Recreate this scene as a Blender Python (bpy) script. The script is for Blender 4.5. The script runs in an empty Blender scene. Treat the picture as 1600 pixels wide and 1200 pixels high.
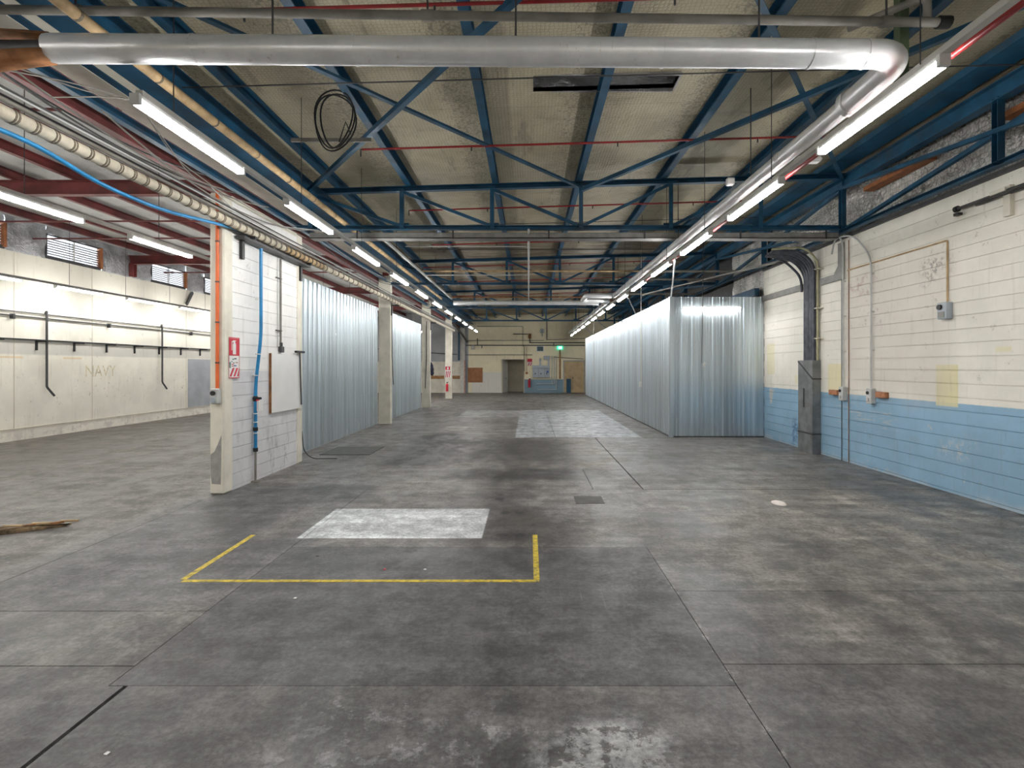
import bpy, bmesh, math, random
from mathutils import Vector, Matrix
random.seed(7)
scene = bpy.context.scene
C = scene.collection
# ------------------------------------------------------------------ camera, world, exposure
F = 800.0; CX, CY, H = 826.0, 573.0, 1.9          # focal length (px), vanishing point (px), eye height (m)
cam_d = bpy.data.cameras.new('camera'); cam = bpy.data.objects.new('camera', cam_d); C.objects.link(cam)
cam.location = (0, 0, H); cam.rotation_euler = (math.pi/2, 0, 0)
cam_d.sensor_fit = 'HORIZONTAL'; cam_d.sensor_width = 36; cam_d.lens = F/1600*36
cam_d.shift_x = -(CX-800)/1600; cam_d.shift_y = (CY-600)/1600
cam_d.clip_start = 0.05; cam_d.clip_end = 300
scene.camera = cam
w = bpy.data.worlds.new('overcast_sky'); scene.world = w; w.use_nodes = True
w.node_tree.nodes['Background'].inputs[0].default_value = (0.86, 0.93, 1.0, 1)
w.node_tree.nodes['Background'].inputs[1].default_value = 1.7
vs = scene.view_settings
vs.view_transform = 'Standard'; vs.look = 'None'; vs.gamma = 1.0; vs.use_curve_mapping = False
vs.exposure = 2.2
cy = scene.cycles
cy.max_bounces = 6; cy.diffuse_bounces = 4; cy.glossy_bounces = 3; cy.transmission_bounces = 4; cy.caustics_reflective = False; cy.caustics_refractive = False
LAMP = 17.0                                         # emission strength of the LED diffusers

def P(x, y, Y):
    return Vector(((x-CX)/F*Y, Y, H+(CY-y)/F*Y))
def GY(y):                                          # depth of a floor point seen at image row y
    return H*F/(y-CY)

# ------------------------------------------------------------------ node helpers
class NT:
    def __init__(s, name):
        s.m = bpy.data.materials.new(name); s.m.use_nodes = True
        s.t = s.m.node_tree; s.b = s.t.nodes['Principled BSDF']
        s._pos = None
    def new(s, k, **kw):
        n = s.t.nodes.new(k)
        for a, v in kw.items(): setattr(n, a, v)
        return n
    def put(s, sock, v):
        if isinstance(v, bpy.types.NodeSocket): s.t.links.new(v, sock)
        elif isinstance(v, (tuple, list)) and len(v) == 3 and sock.type == 'RGBA': sock.default_value = (*v, 1)
        else: sock.default_value = v
    def math(s, op, a, b=0.0, clamp=False):
        n = s.new('ShaderNodeMath', operation=op); n.use_clamp = clamp
        s.put(n.inputs[0], a); s.put(n.inputs[1], b); return n.outputs[0]
    def pos(s):
        if s._pos is None:
            g = s.new('ShaderNodeNewGeometry'); sp = s.new('ShaderNodeSeparateXYZ')
            s.t.links.new(g.outputs['Position'], sp.inputs[0])
            s._pos = (g.outputs['Position'], sp.outputs[0], sp.outputs[1], sp.outputs[2])
        return s._pos
    def obj(s):
        return s.new('ShaderNodeTexCoord').outputs['Object']
    def scale(s, v, sc):
        n = s.new('ShaderNodeVectorMath', operation='MULTIPLY'); s.put(n.inputs[0], v); n.inputs[1].default_value = sc
        return n.outputs[0]
    def noise(s, scale=5, detail=5, rough=0.55, vec=None, stretch=None, dist=0.0):
        n = s.new('ShaderNodeTexNoise'); n.inputs['Scale'].default_value = scale
        n.inputs['Detail'].default_value = min(detail, 5); n.inputs['Roughness'].default_value = rough
        n.inputs['Distortion'].default_value = dist
        v = vec if vec is not None else s.pos()[0]
        if stretch: v = s.scale(v, stretch)
        s.t.links.new(v, n.inputs['Vector']); return n.outputs['Fac']
    def ramp(s, v, a, b, lo=0.0, hi=1.0, smooth=True):
        n = s.new('ShaderNodeMapRange'); n.interpolation_type = 'SMOOTHSTEP' if smooth else 'LINEAR'
        s.put(n.inputs[0], v); n.inputs[1].default_value = a; n.inputs[2].default_value = b
        n.inputs[3].default_value = lo; n.inputs[4].default_value = hi; return n.outputs[0]
    def mix(s, f, a, b, mode='MIX'):
        n = s.new('ShaderNodeMix', data_type='RGBA', blend_type=mode)
        s.put(n.inputs[0], f); s.put(n.inputs[6], a); s.put(n.inputs[7], b); return n.outputs[2]
    def bump(s, h, strength=0.3, dist=0.01, normal=None):
        n = s.new('ShaderNodeBump'); n.inputs['Strength'].default_value = strength; n.inputs['Distance'].default_value = dist
        s.put(n.inputs['Height'], h)
        if normal: s.t.links.new(normal, n.inputs['Normal'])
        s.t.links.new(n.outputs[0], s.b.inputs['Normal']); return n.outputs[0]
    def out(s, col=None, rough=None, metal=None):
        if col is not None: s.put(s.b.inputs['Base Color'], col)
        if rough is not None: s.put(s.b.inputs['Roughness'], rough)
        if metal is not None: s.put(s.b.inputs['Metallic'], metal)
        return s.m
    def rect(s, x, y, x0, x1, y0, y1, soft):
        a = s.ramp(x, x0-soft, x0+soft); b = s.ramp(x, x1-soft, x1+soft, 1, 0)
        c = s.ramp(y, y0-soft, y0+soft); d = s.ramp(y, y1-soft, y1+soft, 1, 0)
        return s.math('MULTIPLY', s.math('MULTIPLY', a, b), s.math('MULTIPLY', c, d))
    def blob(s, x, y, cx, cy, rx, ry, soft=0.5):
        u = s.math('DIVIDE', s.math('SUBTRACT', x, cx), rx); v = s.math('DIVIDE', s.math('SUBTRACT', y, cy), ry)
        r = s.math('SQRT', s.math('ADD', s.math('MULTIPLY', u, u), s.math('MULTIPLY', v, v)))
        return s.ramp(r, 1-soft, 1+soft*0.4, 1, 0)

def simple(name, col, rough=0.6, metal=0.0, var=0.12, sc=6.0, bump=0.0, dirt=None, dirt_amt=0.5):
    t = NT(name)
    n = t.noise(sc, 3)
    c2 = tuple(max(0, c*(1-var*1.6)) for c in col); c1 = tuple(min(1, c*(1+var*0.6)) for c in col)
    c = t.mix(t.ramp(n, 0.3, 0.7), c2, c1)
    if dirt:
        c = t.mix(t.math('MULTIPLY', t.ramp(t.noise(sc*0.6, 4, 0.7), 0.52, 0.72), dirt_amt), c, dirt)
    if bump: t.bump(t.noise(sc*12, 4), bump, 0.004)
    return t.out(c, rough, metal)
def emit(name, col, strength):
    t = NT(name); t.b.inputs['Emission Color'].default_value = (*col, 1); t.b.inputs['Emission Strength'].default_value = strength
    return t.out(col, 0.4)

def srgb(r, g, b):
    f = lambda c: (c/255/12.92) if c/255 <= 0.04045 else ((c/255+0.055)/1.055)**2.4
    return (f(r), f(g), f(b))

M = {}
# ------------------------------------------------------------------ floor material
def floor_mat():
    t = NT('worn_concrete'); p, x, y, z = t.pos()
    d1 = t.math('MULTIPLY', t.math('SUBTRACT', t.noise(2.2, 3), 0.5), 0.5)
    d2 = t.math('MULTIPLY', t.math('SUBTRACT', t.noise(2.9, 3), 0.5), 0.5)
    xn = t.math('ADD', x, d1); yn = t.math('ADD', y, d2)
    big = t.ramp(t.noise(0.45, 6, 0.6), 0.34, 0.66)
    mid = t.ramp(t.noise(1.6, 6, 0.68, stretch=(1, 0.55, 1)), 0.36, 0.66)
    fine = t.noise(26, 5, 0.8)
    c = t.mix(big, (0.135, 0.127, 0.119), (0.19, 0.178, 0.163))
    c = t.mix(t.math('MULTIPLY', mid, 0.5), c, (0.255, 0.235, 0.21))
    c = t.mix(t.math('MULTIPLY', t.ramp(t.noise(0.9, 6, 0.65, stretch=(0.5, 1, 1)), 0.52, 0.7), 0.42), c, (0.07, 0.066, 0.062))
    # tan, lighter floor of the side bay
    c = t.mix(t.math('MULTIPLY', t.ramp(xn, -5.6, -4.2, 1, 0), t.ramp(yn, 6.0, 12, 0.15, 0.75)), c, t.mix(mid, (0.10, 0.085, 0.07), (0.17, 0.148, 0.124)))
    # blue grey painted strip left of the bay
    c = t.mix(t.math('MULTIPLY', t.rect(xn, yn, -4.75, -2.4, 4.05, 8.2, 0.25), 0.8), c, t.mix(mid, (0.092, 0.093, 0.096), (0.135, 0.134, 0.134)))
    c = t.mix(t.math('MULTIPLY', t.math('MULTIPLY', t.rect(xn, yn, -6.5, -2.4, 1.5, 4.0, 0.4), t.ramp(t.noise(1.1, 5, .65), .42, .58)), 0.75), c, (0.088, 0.089, 0.094))
    c = t.mix(t.math('MULTIPLY', t.rect(xn, yn, 1.2, 3.4, 3.0, 5.6, 0.5), 0.55), c, (0.105, 0.102, 0.1))
    # dark resurfaced slab
    slab = t.rect(x, y, -2.5, 1.24, 3.05, 5.39, 0.012)
    c = t.mix(t.math('MULTIPLY', slab, 0.86), c, t.mix(mid, (0.086, 0.085, 0.086), (0.107, 0.106, 0.107)))
    slab2 = t.rect(xn, yn, -3.6, 2.6, 0.0, 3.05, 0.35)
    c = t.mix(t.math('MULTIPLY', slab2, 0.6), c, t.mix(mid, (0.08, 0.079, 0.079), (0.115, 0.113, 0.112)))
    # oil stains down the aisle
    def dark(m, a, col=(0.035, 0.033, 0.031)):
        nonlocal c
        c = t.mix(t.math('MULTIPLY', m, a), c, col)
    def light(m, a, col=(0.42, 0.41, 0.39)):
        nonlocal c
        c = t.mix(t.math('MULTIPLY', m, a), c, col)
    dark(t.rect(xn, yn, -2.95, -1.75, 9.8, 14.6, 0.3), 0.95, (0.025, 0.024, 0.024))
    dark(t.rect(xn, yn, -2.2, 1.4, 10.2, 13.4, 0.5), 0.62)
    dark(t.rect(xn, yn, -1.5, 1.2, 8.6, 9.5, 0.25), 0.75)
    dark(t.rect(xn, yn, -0.7, 0.0, 7.0, 9.2, 0.25), 0.7)
    dark(t.blob(xn, yn, 0.0, 6.1, 0.75, 1.0, 0.5), 0.72, (0.05, 0.044, 0.04))
    dark(t.rect(xn, yn, -1.6, -0.4, 5.42, 5.75, 0.2), 0.4)
    dark(t.blob(xn, yn, -2.9, 8.0, 0.55, 0.35), 0.5)
    dark(t.blob(xn, yn, -2.45, 3.42, 0.55, 0.3, 0.5), 0.35, (0.075, 0.068, 0.06))
    dark(t.blob(xn, yn, 2.5, 4.0, 1.0, 0.5, 0.8), 0.4, (0.08, 0.07, 0.062))
    dark(t.blob(xn, yn, 3.0, 11.0, 0.7, 0.6, 0.8), 0.3)
    dark(t.rect(xn, yn, -4.4, -2.6, 6.0, 8.0, 0.4), 0.35, (0.08, 0.079, 0.078))
    dark(t.rect(xn, yn, -4.5, 2.5, 20, 29, 0.8), 0.35, (0.07, 0.067, 0.064))
    # wheel marks beside the white rectangle
    for (sx, sy) in ((-0.12, 6.66), (-0.3, 6.66), (-0.3, 5.78), (-0.1, 5.78), (-0.42, 7.35), (-0.42, 7.6)):
        dark(t.blob(x, y, sx, sy, 0.075, 0.07, 0.5), 0.8, (0.02, 0.018, 0.018))
    # pale worn places
    light(t.math('MULTIPLY', t.rect(xn, yn, -2.6, -0.2, 7.95, 8.6, 0.2), mid), 0.55, (0.3, 0.28, 0.25))
    light(t.math('MULTIPLY', t.rect(xn, yn, 0.0, 2.4, 6.4, 8.4, 0.35), mid), 0.42, (0.33, 0.32, 0.31))
    light(t.math('MULTIPLY', t.rect(xn, yn, 0.9, 1.75, 9.6, 13.6, 0.3), mid), 0.45, (0.33, 0.29, 0.24))
    light(t.math('MULTIPLY', t.rect(xn, yn, -2.3, -0.7, 5.4, 5.66, 0.1), mid), 0.5, (0.33, 0.31, 0.28))
    light(t.rect(xn, yn, -3.1, -2.55, 5.7, 7.2, 0.18), 0.35, (0.3, 0.27, 0.24))
    light(t.math('MULTIPLY', t.rect(xn, yn, 1.8, 6.3, 3.4, 8.0, 0.6), mid), 0.6, (0.36, 0.325, 0.285))
    light(t.math('MULTIPLY', t.rect(xn, yn, -8, -2.6, 2.0, 4.2, 0.4), mid), 0.35, (0.27, 0.255, 0.235))
    pitn = t.noise(7, 7, 0.75); pit = t.ramp(pitn, 0.53, 0.6)
    light(t.math('MULTIPLY', t.blob(xn, yn, -0.3, 2.45, 1.1, 0.45, 0.6), pit), 0.62, (0.31, 0.305, 0.30))
    light(t.math('MULTIPLY', t.blob(xn, yn, 0.35, 2.5, 0.42, 0.28, 0.6), t.ramp(pitn, 0.44, 0.5)), 0.8, (0.4, 0.4, 0.39))
    light(t.math('MULTIPLY', t.blob(xn, yn, -0.95, 2.82, 0.35, 0.22, 0.6), pit), 0.6, (0.36, 0.35, 0.34))
    # painted white / pale grey areas
    chipn = t.noise(4.0, 7, 0.74); chip = t.ramp(chipn, 0.36, 0.50, 0.25, 1)
    light(t.math('MULTIPLY', t.rect(x, y, -2.57, -0.52, 5.67, 6.85, 0.012), t.ramp(chipn, 0.2, 0.4, 0.75, 1)), 0.97, t.mix(mid, (0.62, 0.635, 0.63), (0.74, 0.755, 0.75)))
    far = t.math('MULTIPLY', t.rect(x, y, -0.36, 3.05, 13.75, 22.5, 0.03), t.math('MULTIPLY', chip, t.ramp(y, 17, 24, 1, 0.55)))
    light(far, 0.85, (0.48, 0.50, 0.52))
    light(t.rect(x, y, -2.7, -0.2, 19.3, 22.2, 0.05), 0.6, (0.38, 0.375, 0.36))
    light(t.rect(x, y, -2.6, -1.9, 15.2, 16.3, 0.12), 0.45, (0.4, 0.37, 0.33))
    light(t.math('MULTIPLY', t.rect(x, y, 1.225, 1.265, 2.2, 4.6, 0.015), pit), 0.6, (0.42, 0.4, 0.37))
    light(t.math('MULTIPLY', t.rect(xn, y, -2.95, -2.85, 5.8, 9.0, 0.03), mid), 0.4, (0.34, 0.32, 0.29))
    # scratches, fine speckle
    sc = t.ramp(t.noise(3.0, 3, 0.5, stretch=(9, 0.5, 1)), 0.66, 0.72)
    light(t.math('MULTIPLY', sc, t.ramp(t.noise(0.7, 3), 0.45, 0.6)), 0.16)
    dark(t.ramp(t.noise(60, 3, 0.6), 0.66, 0.74), 0.4)
    bl = t.ramp(t.noise(3.4, 7, 0.76), 0.36, 0.66)
    c = t.mix(1.0, c, t.mix(bl, (0.62, 0.62, 0.625), (1.28, 1.275, 1.265)), 'MULTIPLY')
    sk = t.ramp(t.noise(1.7, 6, 0.72, stretch=(0.28, 1.7, 1)), 0.38, 0.64)
    c = t.mix(1.0, c, t.mix(sk, (0.78, 0.775, 0.77), (1.16, 1.155, 1.14)), 'MULTIPLY')
    vr = t.new('ShaderNodeTexVoronoi', feature='DISTANCE_TO_EDGE'); vr.inputs['Scale'].default_value = 0.42
    wv = t.new('ShaderNodeVectorMath', operation='ADD'); t.t.links.new(p, wv.inputs[0])
    nv = t.new('ShaderNodeTexNoise'); nv.inputs['Scale'].default_value = 1.5; nv.inputs['Detail'].default_value = 6; t.t.links.new(p, nv.inputs['Vector'])
    t.t.links.new(nv.outputs['Color'], wv.inputs[1]); t.t.links.new(wv.outputs[0], vr.inputs['Vector'])
    dark(t.math('MULTIPLY', t.ramp(vr.outputs['Distance'], 0.0, 0.006, 1, 0), t.ramp(t.noise(0.8, 3), 0.45, 0.6)), 0.4)
    c = t.mix(1.0, c, t.mix(t.ramp(fine, 0.3, 0.7), (0.62, 0.637, 0.668), (1.25, 1.28, 1.34)), 'MULTIPLY')
    t.bump(t.math('ADD', t.math('MULTIPLY', fine, 0.5), bl), 0.2, 0.005)
    r = t.ramp(mid, 0, 1, 0.42, 0.62)
    return t.out(c, r)
M['floor'] = floor_mat()
M['joint'] = simple('dark_floor_joint', (0.03, 0.028, 0.026), 0.9)

# ------------------------------------------------------------------ wall materials
def block_mat(name, upper, lower, zline, marks=None):
    t = NT(name); p, x, y, z = t.pos()
    n = t.noise(1.3, 7, 0.65); n2 = t.noise(9, 6, 0.7)
    up = t.mix(t.ramp(n, 0.35, 0.7), tuple(c*0.9 for c in upper), upper)
    lo = t.mix(t.ramp(n, 0.35, 0.7), tuple(c*0.86 for c in lower), lower)
    zz = t.math('ADD', z, t.math('MULTIPLY', t.math('SUBTRACT', t.noise(6, 3), 0.5), 0.02))
    below = t.ramp(zz, zline-0.008, zline+0.008, 1, 0)
    c = t.mix(below, up, lo)
    if marks: c = marks(t, c, x, y, z, n, n2)
    drip = t.ramp(t.noise(2.0, 5, 0.6, stretch=(6, 6, 0.5)), 0.56, 0.75)
    c = t.mix(t.math('MULTIPLY', drip, 0.2), c, (0.25, 0.22, 0.18))
    c = t.mix(t.math('MULTIPLY', t.ramp(t.noise(4.5, 9, 0.78), 0.62, 0.70), 0.42), c, (0.26, 0.22, 0.18))
    t.bump(n2, 0.25, 0.004)
    return t.out(c, 0.72)
CREAM = (0.87, 0.845, 0.765)
def right_marks(t, c, x, y, z, n, n2):
    yel = (0.76, 0.70, 0.40)
    j = t.ramp(n2, 0.25, 0.4)
    for (y0, y1, z0, z1, a) in ((7.56, 7.97, 1.30, 1.93, .85), (10.36, 10.84, 1.36, 1.96, .7), (13.2, 13.62, 1.7, 2.5, .5), (6.72, 6.95, 2.1, 2.17, .5), (11.9, 12.2, 1.5, 1.7, .4)):
        c = t.mix(t.math('MULTIPLY', t.rect(y, z, y0, y1, z0, z1, 0.012), t.math('MULTIPLY', j, a)), c, yel)
    # grimy greyish zone in the middle of the wall, rust and black smears
    yn = t.math('ADD', y, t.math('MULTIPLY', t.math('SUBTRACT', n, 0.5), 0.6)); zn = t.math('ADD', z, t.math('MULTIPLY', t.math('SUBTRACT', t.noise(2.1, 5), 0.5), 0.6))
    c = t.mix(t.math('MULTIPLY', t.rect(yn, zn, 7.7, 10.2, 1.4, 3.7, 0.25), 0.4), c, (0.56, 0.51, 0.47))
    c = t.mix(t.math('MULTIPLY', t.math('MULTIPLY', t.blob(yn, zn, 8.05, 3.42, 0.35, 0.2, 0.9), t.ramp(t.noise(14, 7, .7), .46, .62)), 0.75), c, (0.13, 0.12, 0.12))
    c = t.mix(t.math('MULTIPLY', t.math('MULTIPLY', t.blob(yn, zn, 9.7, 3.45, 0.5, 0.25, 0.9), t.ramp(t.noise(9, 7, .7), .48, .62)), 0.6), c, (0.36, 0.2, 0.12))
    c = t.mix(t.math('MULTIPLY', t.math('MULTIPLY', t.blob(yn, zn, 9.4, 2.9, 0.6, 0.35, 0.9), t.ramp(t.noise(12, 7, .7), .56, .66)), 0.6), c, (0.2, 0.18, 0.17))
    # chipped blue paint
    ch = t.math('MULTIPLY', t.ramp(z, 1.0, 1.3, 1, 0), t.ramp(t.noise(3.3, 10, 0.72), 0.645, 0.69))
    c = t.mix(t.math('MULTIPLY', ch, 0.75), c, (0.56, 0.57, 0.55))
    c = t.mix(t.math('MULTIPLY', t.math('MULTIPLY', t.blob(yn, zn, 7.55, 0.72, 0.4, 0.18, 0.9), t.ramp(t.noise(10, 8, .7), .5, .6)), 0.7), c, (0.6, 0.6, 0.58))
    c = t.mix(t.math('MULTIPLY', t.math('MULTIPLY', t.rect(yn, zn, 8.9, 10.6, 0.75, 1.15, 0.15), t.ramp(t.noise(6, 8, .7, stretch=(1, .3, 3)), .52, .62)), 0.5), c, (0.6, 0.6, 0.56))
    c = t.mix(t.math('MULTIPLY', t.math('MULTIPLY', t.blob(yn, zn, 12.2, 0.35, 0.14, 0.38, 0.7), t.ramp(n2, .4, .6)), 0.85), c, (0.03, 0.09, 0.24))
    c = t.mix(t.math('MULTIPLY', t.blob(yn, zn, 13.4, 1.12, 0.1, 0.22, 0.4), 0.8), c, (0.55, 0.55, 0.5))
    # pale dusty foot
    c = t.mix(t.math('MULTIPLY', t.ramp(zn, 0.0, 0.12, 1, 0), 0.35), c, (0.6, 0.58, 0.56))
    return c
M['block_right'] = block_mat('painted_block_blue_cream', CREAM, (0.29, 0.48, 0.65), 1.355, right_marks)
def left_marks(t, c, x, y, z, n, n2):
    st = t.math('MULTIPLY', t.ramp(z, 0.3, 1.5, 1, 0), t.ramp(t.noise(4, 8, 0.75, stretch=(1, 1, 0.35)), 0.52, 0.66))
    c = t.mix(t.math('MULTIPLY', st, 0.55), c, (0.2, 0.2, 0.21))
    pale = t.math('MULTIPLY', t.ramp(z, 0.9, 1.2, 1, 0), t.ramp(t.noise(2.4, 8, 0.7), 0.55, 0.64))
    return t.mix(t.math('MULTIPLY', pale, 0.5), c, (0.7, 0.7, 0.69))
M['block_left'] = block_mat('painted_block_white_grey', (0.90, 0.895, 0.88), (0.74, 0.74, 0.765), 1.83, left_marks)
def plaster_marks(t, c, x, y, z, n, n2):
    g = t.math('MULTIPLY', t.ramp(z, 0.1, 0.4, 1, 0), t.ramp(t.noise(3, 8, 0.72), 0.46, 0.6))
    c = t.mix(t.math('MULTIPLY', g, 0.5), c, (0.42, 0.38, 0.36))
    c = t.mix(t.math('MULTIPLY', t.rect(y, z, 5, 26, 2.22, 2.6, 0.03), 0.42), c, (0.36, 0.36, 0.34))
    for y0, y1 in ((12.4, 13.35), (14.5, 15.1)):
        c = t.mix(t.math('MULTIPLY', t.rect(y, z, y0, y1, 2.12, 2.17, 0.01), 0.6), c, (0.75, 0.56, 0.28))
    c = t.mix(t.math('MULTIPLY', t.ramp(t.math('ADD', z, t.math('MULTIPLY', n, 0.4)), 4.2, 4.9), 0.35), c, (0.46, 0.44, 0.36))
    c = t.mix(t.math('MULTIPLY', t.math('MULTIPLY', t.rect(y, z, 14.8, 20.5, 1.0, 1.75, 0.3), t.ramp(t.noise(9, 8, .75), .6, .68)), 0.6), c, (0.3, 0.24, 0.17))
    return c
M['plaster_left'] = block_mat('cream_plaster', (0.90, 0.865, 0.755), (0.90, 0.865, 0.755), 0.0, plaster_marks)
def end_marks(t, c, x, y, z, n, n2):
    c = t.mix(t.rect(x, z, -0.4, 2.55, -1, 0.98, 0.012), c, (0.22, 0.34, 0.42))
    c = t.mix(t.rect(x, z, -4.15, -1.95, -1, 1.5, 0.012), c, (0.80, 0.78, 0.72))
    return c
M['plaster_end'] = block_mat('yellowed_plaster', (0.96, 0.88, 0.64), (0.96, 0.88, 0.64), 0.0, end_marks)
M['cream'] = simple('cream_paint', (0.77, 0.735, 0.635), 0.65, var=0.07, sc=3, bump=0.15, dirt=(0.4, 0.35, 0.27), dirt_amt=0.22)
M['cream_dull'] = simple('dull_cream_board', (0.62, 0.57, 0.46), 0.7, var=0.08, sc=2, dirt=(0.35, 0.3, 0.22), dirt_amt=0.3)
M['bare_plaster'] = simple('bare_render', (0.36, 0.35, 0.33), 0.85, var=0.1, sc=9, bump=0.3)
M['grey_clad'] = simple('grey_cladding', (0.42, 0.44, 0.47), 0.6, var=0.08, sc=2)

# ------------------------------------------------------------------ roof linings
def lining(name, a, b, wire=0.35, scale=26, metal=0.0, rough=0.55, stain=(0.12, 0.09, 0.05), seam=1.25, far=False):
    t = NT(name); p, x, y, z = t.pos()
    c = t.mix(t.ramp(t.noise(0.8, 7, 0.65), 0.32, 0.7), a, b)
    c = t.mix(t.math('MULTIPLY', t.ramp(t.noise(1.4, 8, 0.7, stretch=(0.4, 1.3, 1)), 0.55, 0.72), 0.4), c, stain)
    if far:
        c = t.mix(t.math('MULTIPLY', t.ramp(y, 12, 17), t.ramp(t.noise(0.7, 7, 0.7, stretch=(0.5, 1.6, 1)), 0.36, 0.6)), c, (0.15, 0.10, 0.055))
        c = t.mix(t.math('MULTIPLY', t.ramp(t.noise(1.1, 7, 0.7, stretch=(2.2, 0.35, 1)), 0.56, 0.66), 0.45), c, (0.12, 0.095, 0.06))
    ys = t.math('MODULO', y, seam); sm = t.ramp(ys, 0.0, 0.03, 1, 0)
    c = t.mix(t.math('MULTIPLY', sm, 0.3), c, stain)
    v = t.new('ShaderNodeTexVoronoi', feature='DISTANCE_TO_EDGE'); v.inputs['Scale'].default_value = scale
    v.inputs['Randomness'].default_value = 0.35; t.t.links.new(p, v.inputs['Vector'])
    e = t.ramp(v.outputs['Distance'], 0.02, 0.075, 1, 0)
    c = t.mix(t.math('MULTIPLY', e, wire), c, tuple(q*0.3 for q in a))
    h = t.math('ADD', t.math('MULTIPLY', t.noise(1.7, 6, 0.6, dist=0.6), 1.0), t.math('MULTIPLY', v.outputs['Distance'], 0.25))
    t.bump(h, 0.7, 0.05)
    return t.out(c, rough, metal)
M['roof_lining'] = lining('aged_roof_paper', (0.40, 0.355, 0.245), (0.60, 0.545, 0.40), wire=0.5, scale=20, metal=0.12, rough=0.45, far=True)
M['roof_white'] = lining('pale_roof_foil', (0.52, 0.53, 0.52), (0.68, 0.69, 0.68), wire=0.2, stain=(0.3, 0.3, 0.29))
def foil(name, col, crease=4.0, st=1.0, wire=0.5, rough=0.3):
    t = NT(name); p, x, y, z = t.pos()
    v = t.new('ShaderNodeTexVoronoi', feature='F1'); v.inputs['Scale'].default_value = crease
    d = t.noise(2.5, 6, 0.65, dist=1.2)
    h = t.math('ADD', d, t.math('MULTIPLY', t.noise(9, 6, 0.7, dist=0.8), 0.45))
    w2 = t.new('ShaderNodeTexVoronoi', feature='DISTANCE_TO_EDGE'); w2.inputs['Scale'].default_value = 15
    w2.inputs['Randomness'].default_value = 0.3; t.t.links.new(p, w2.inputs['Vector'])
    e = t.ramp(w2.outputs['Distance'], 0.02, 0.08, 1, 0)
    c = t.mix(t.ramp(t.noise(1.6, 6, .65), 0.35, 0.65), tuple(q*0.6 for q in col), col)
    c = t.mix(t.math('MULTIPLY', e, wire), c, (0.06, 0.055, 0.05))
    t.bump(h, st, 0.09)
    return t.out(c, rough, 0.72)
M['foil'] = foil('crumpled_silver_foil', (0.93, 0.91, 0.87))
M['foil_dark'] = foil('grey_building_foil', (0.60, 0.61, 0.63), 2.5, 0.9, 0.0, 0.38)

# ------------------------------------------------------------------ steel, pipes and small stuff
M['blue'] = simple('blue_painted_steel', (0.014, 0.085, 0.165), 0.45, var=0.25, sc=2.5, dirt=(0.05, 0.055, 0.06), dirt_amt=0.5)
M['red_steel'] = simple('oxide_red_steel', (0.19, 0.042, 0.04), 0.55, var=0.25, sc=2.5, dirt=(0.07, 0.05, 0.045), dirt_amt=0.5)
M['red_pipe'] = simple('red_pipe_paint', (0.33, 0.018, 0.02), 0.4, var=0.15)
M['grey_pipe'] = simple('dull_grey_pipe', (0.25, 0.235, 0.21), 0.6, var=0.15, sc=4, dirt=(0.14, 0.1, 0.07), dirt_amt=0.4)
M['conduit'] = simple('grey_white_conduit', (0.55, 0.56, 0.55), 0.45, var=0.08)
M['white_pipe'] = simple('off_white_pipe', (0.68, 0.67, 0.62), 0.5, var=0.08)
M['trunk'] = simple('trunking_white', (0.58, 0.57, 0.54), 0.45, var=0.06)
M['tan_wrap'] = simple('tan_lagging', (0.52, 0.37, 0.20), 0.7, var=0.2, sc=5, dirt=(0.25, 0.13, 0.05), dirt_amt=0.6)
M['cream_wrap'] = simple('cream_lagging', (0.66, 0.60, 0.48), 0.6, var=0.12, sc=6, dirt=(0.36, 0.26, 0.14), dirt_amt=0.5)
M['band'] = simple('dark_strap', (0.17, 0.14, 0.10), 0.6)
M['brown_wrap'] = simple('rusty_brown_lagging', (0.30, 0.13, 0.05), 0.85, var=0.3, sc=7, bump=0.4, dirt=(0.12, 0.06, 0.03), dirt_amt=0.6)
M['timber'] = simple('raw_timber', (0.42, 0.22, 0.09), 0.7, var=0.25, sc=5)
M['orange_timber'] = simple('orange_timber', (0.38, 0.14, 0.05), 0.6, var=0.2, sc=5)
M['black'] = simple('black_rubber', (0.012, 0.012, 0.014), 0.5)
M['darkgrey'] = simple('dark_grey_steel', (0.06, 0.06, 0.062), 0.5, var=0.2)
M['cable'] = simple('slate_cable', (0.075, 0.082, 0.108), 0.5, var=0.25, sc=8)
M['cable_yellow'] = simple('pale_yellow_cable', (0.50, 0.48, 0.30), 0.5)
M['blue_pipe'] = simple('blue_air_pipe', (0.025, 0.26, 0.56), 0.35, var=0.12)
M['orange_pipe'] = simple('orange_conduit', (0.80, 0.16, 0.035), 0.4, var=0.06)
M['cabinet'] = simple('grey_duct_box', (0.20, 0.21, 0.215), 0.5, 0.1, var=0.2, sc=4, dirt=(0.1, 0.09, 0.08), dirt_amt=0.5)
M['trunk_grey'] = simple('grey_steel_trunking', (0.24, 0.235, 0.22), 0.5, var=0.15)
M['white'] = simple('white_plastic', (0.75, 0.75, 0.74), 0.4, var=0.04)
M['board'] = simple('whiteboard', (0.80, 0.80, 0.79), 0.3, var=0.03, sc=2)
M['red'] = simple('sign_red', (0.60, 0.022, 0.045), 0.45, var=0.06)
M['sign_white'] = simple('sign_white', (0.80, 0.79, 0.78), 0.45, var=0.04)
M['sign_teal'] = simple('sign_teal', (0.10, 0.26, 0.22), 0.5)
M['sign_blue'] = simple('sign_blue', (0.03, 0.10, 0.42), 0.5)
M['yellow'] = simple('yellow_tape', (0.66, 0.50, 0.045), 0.55, var=0.25, sc=16, dirt=(0.12, 0.11, 0.09), dirt_amt=0.95)
M['plate'] = simple('dark_floor_plate', (0.075, 0.072, 0.068), 0.6, var=0.2, sc=6)
M['brick_red'] = simple('terracotta', (0.46, 0.20, 0.10), 0.7, var=0.2, sc=14)
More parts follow.
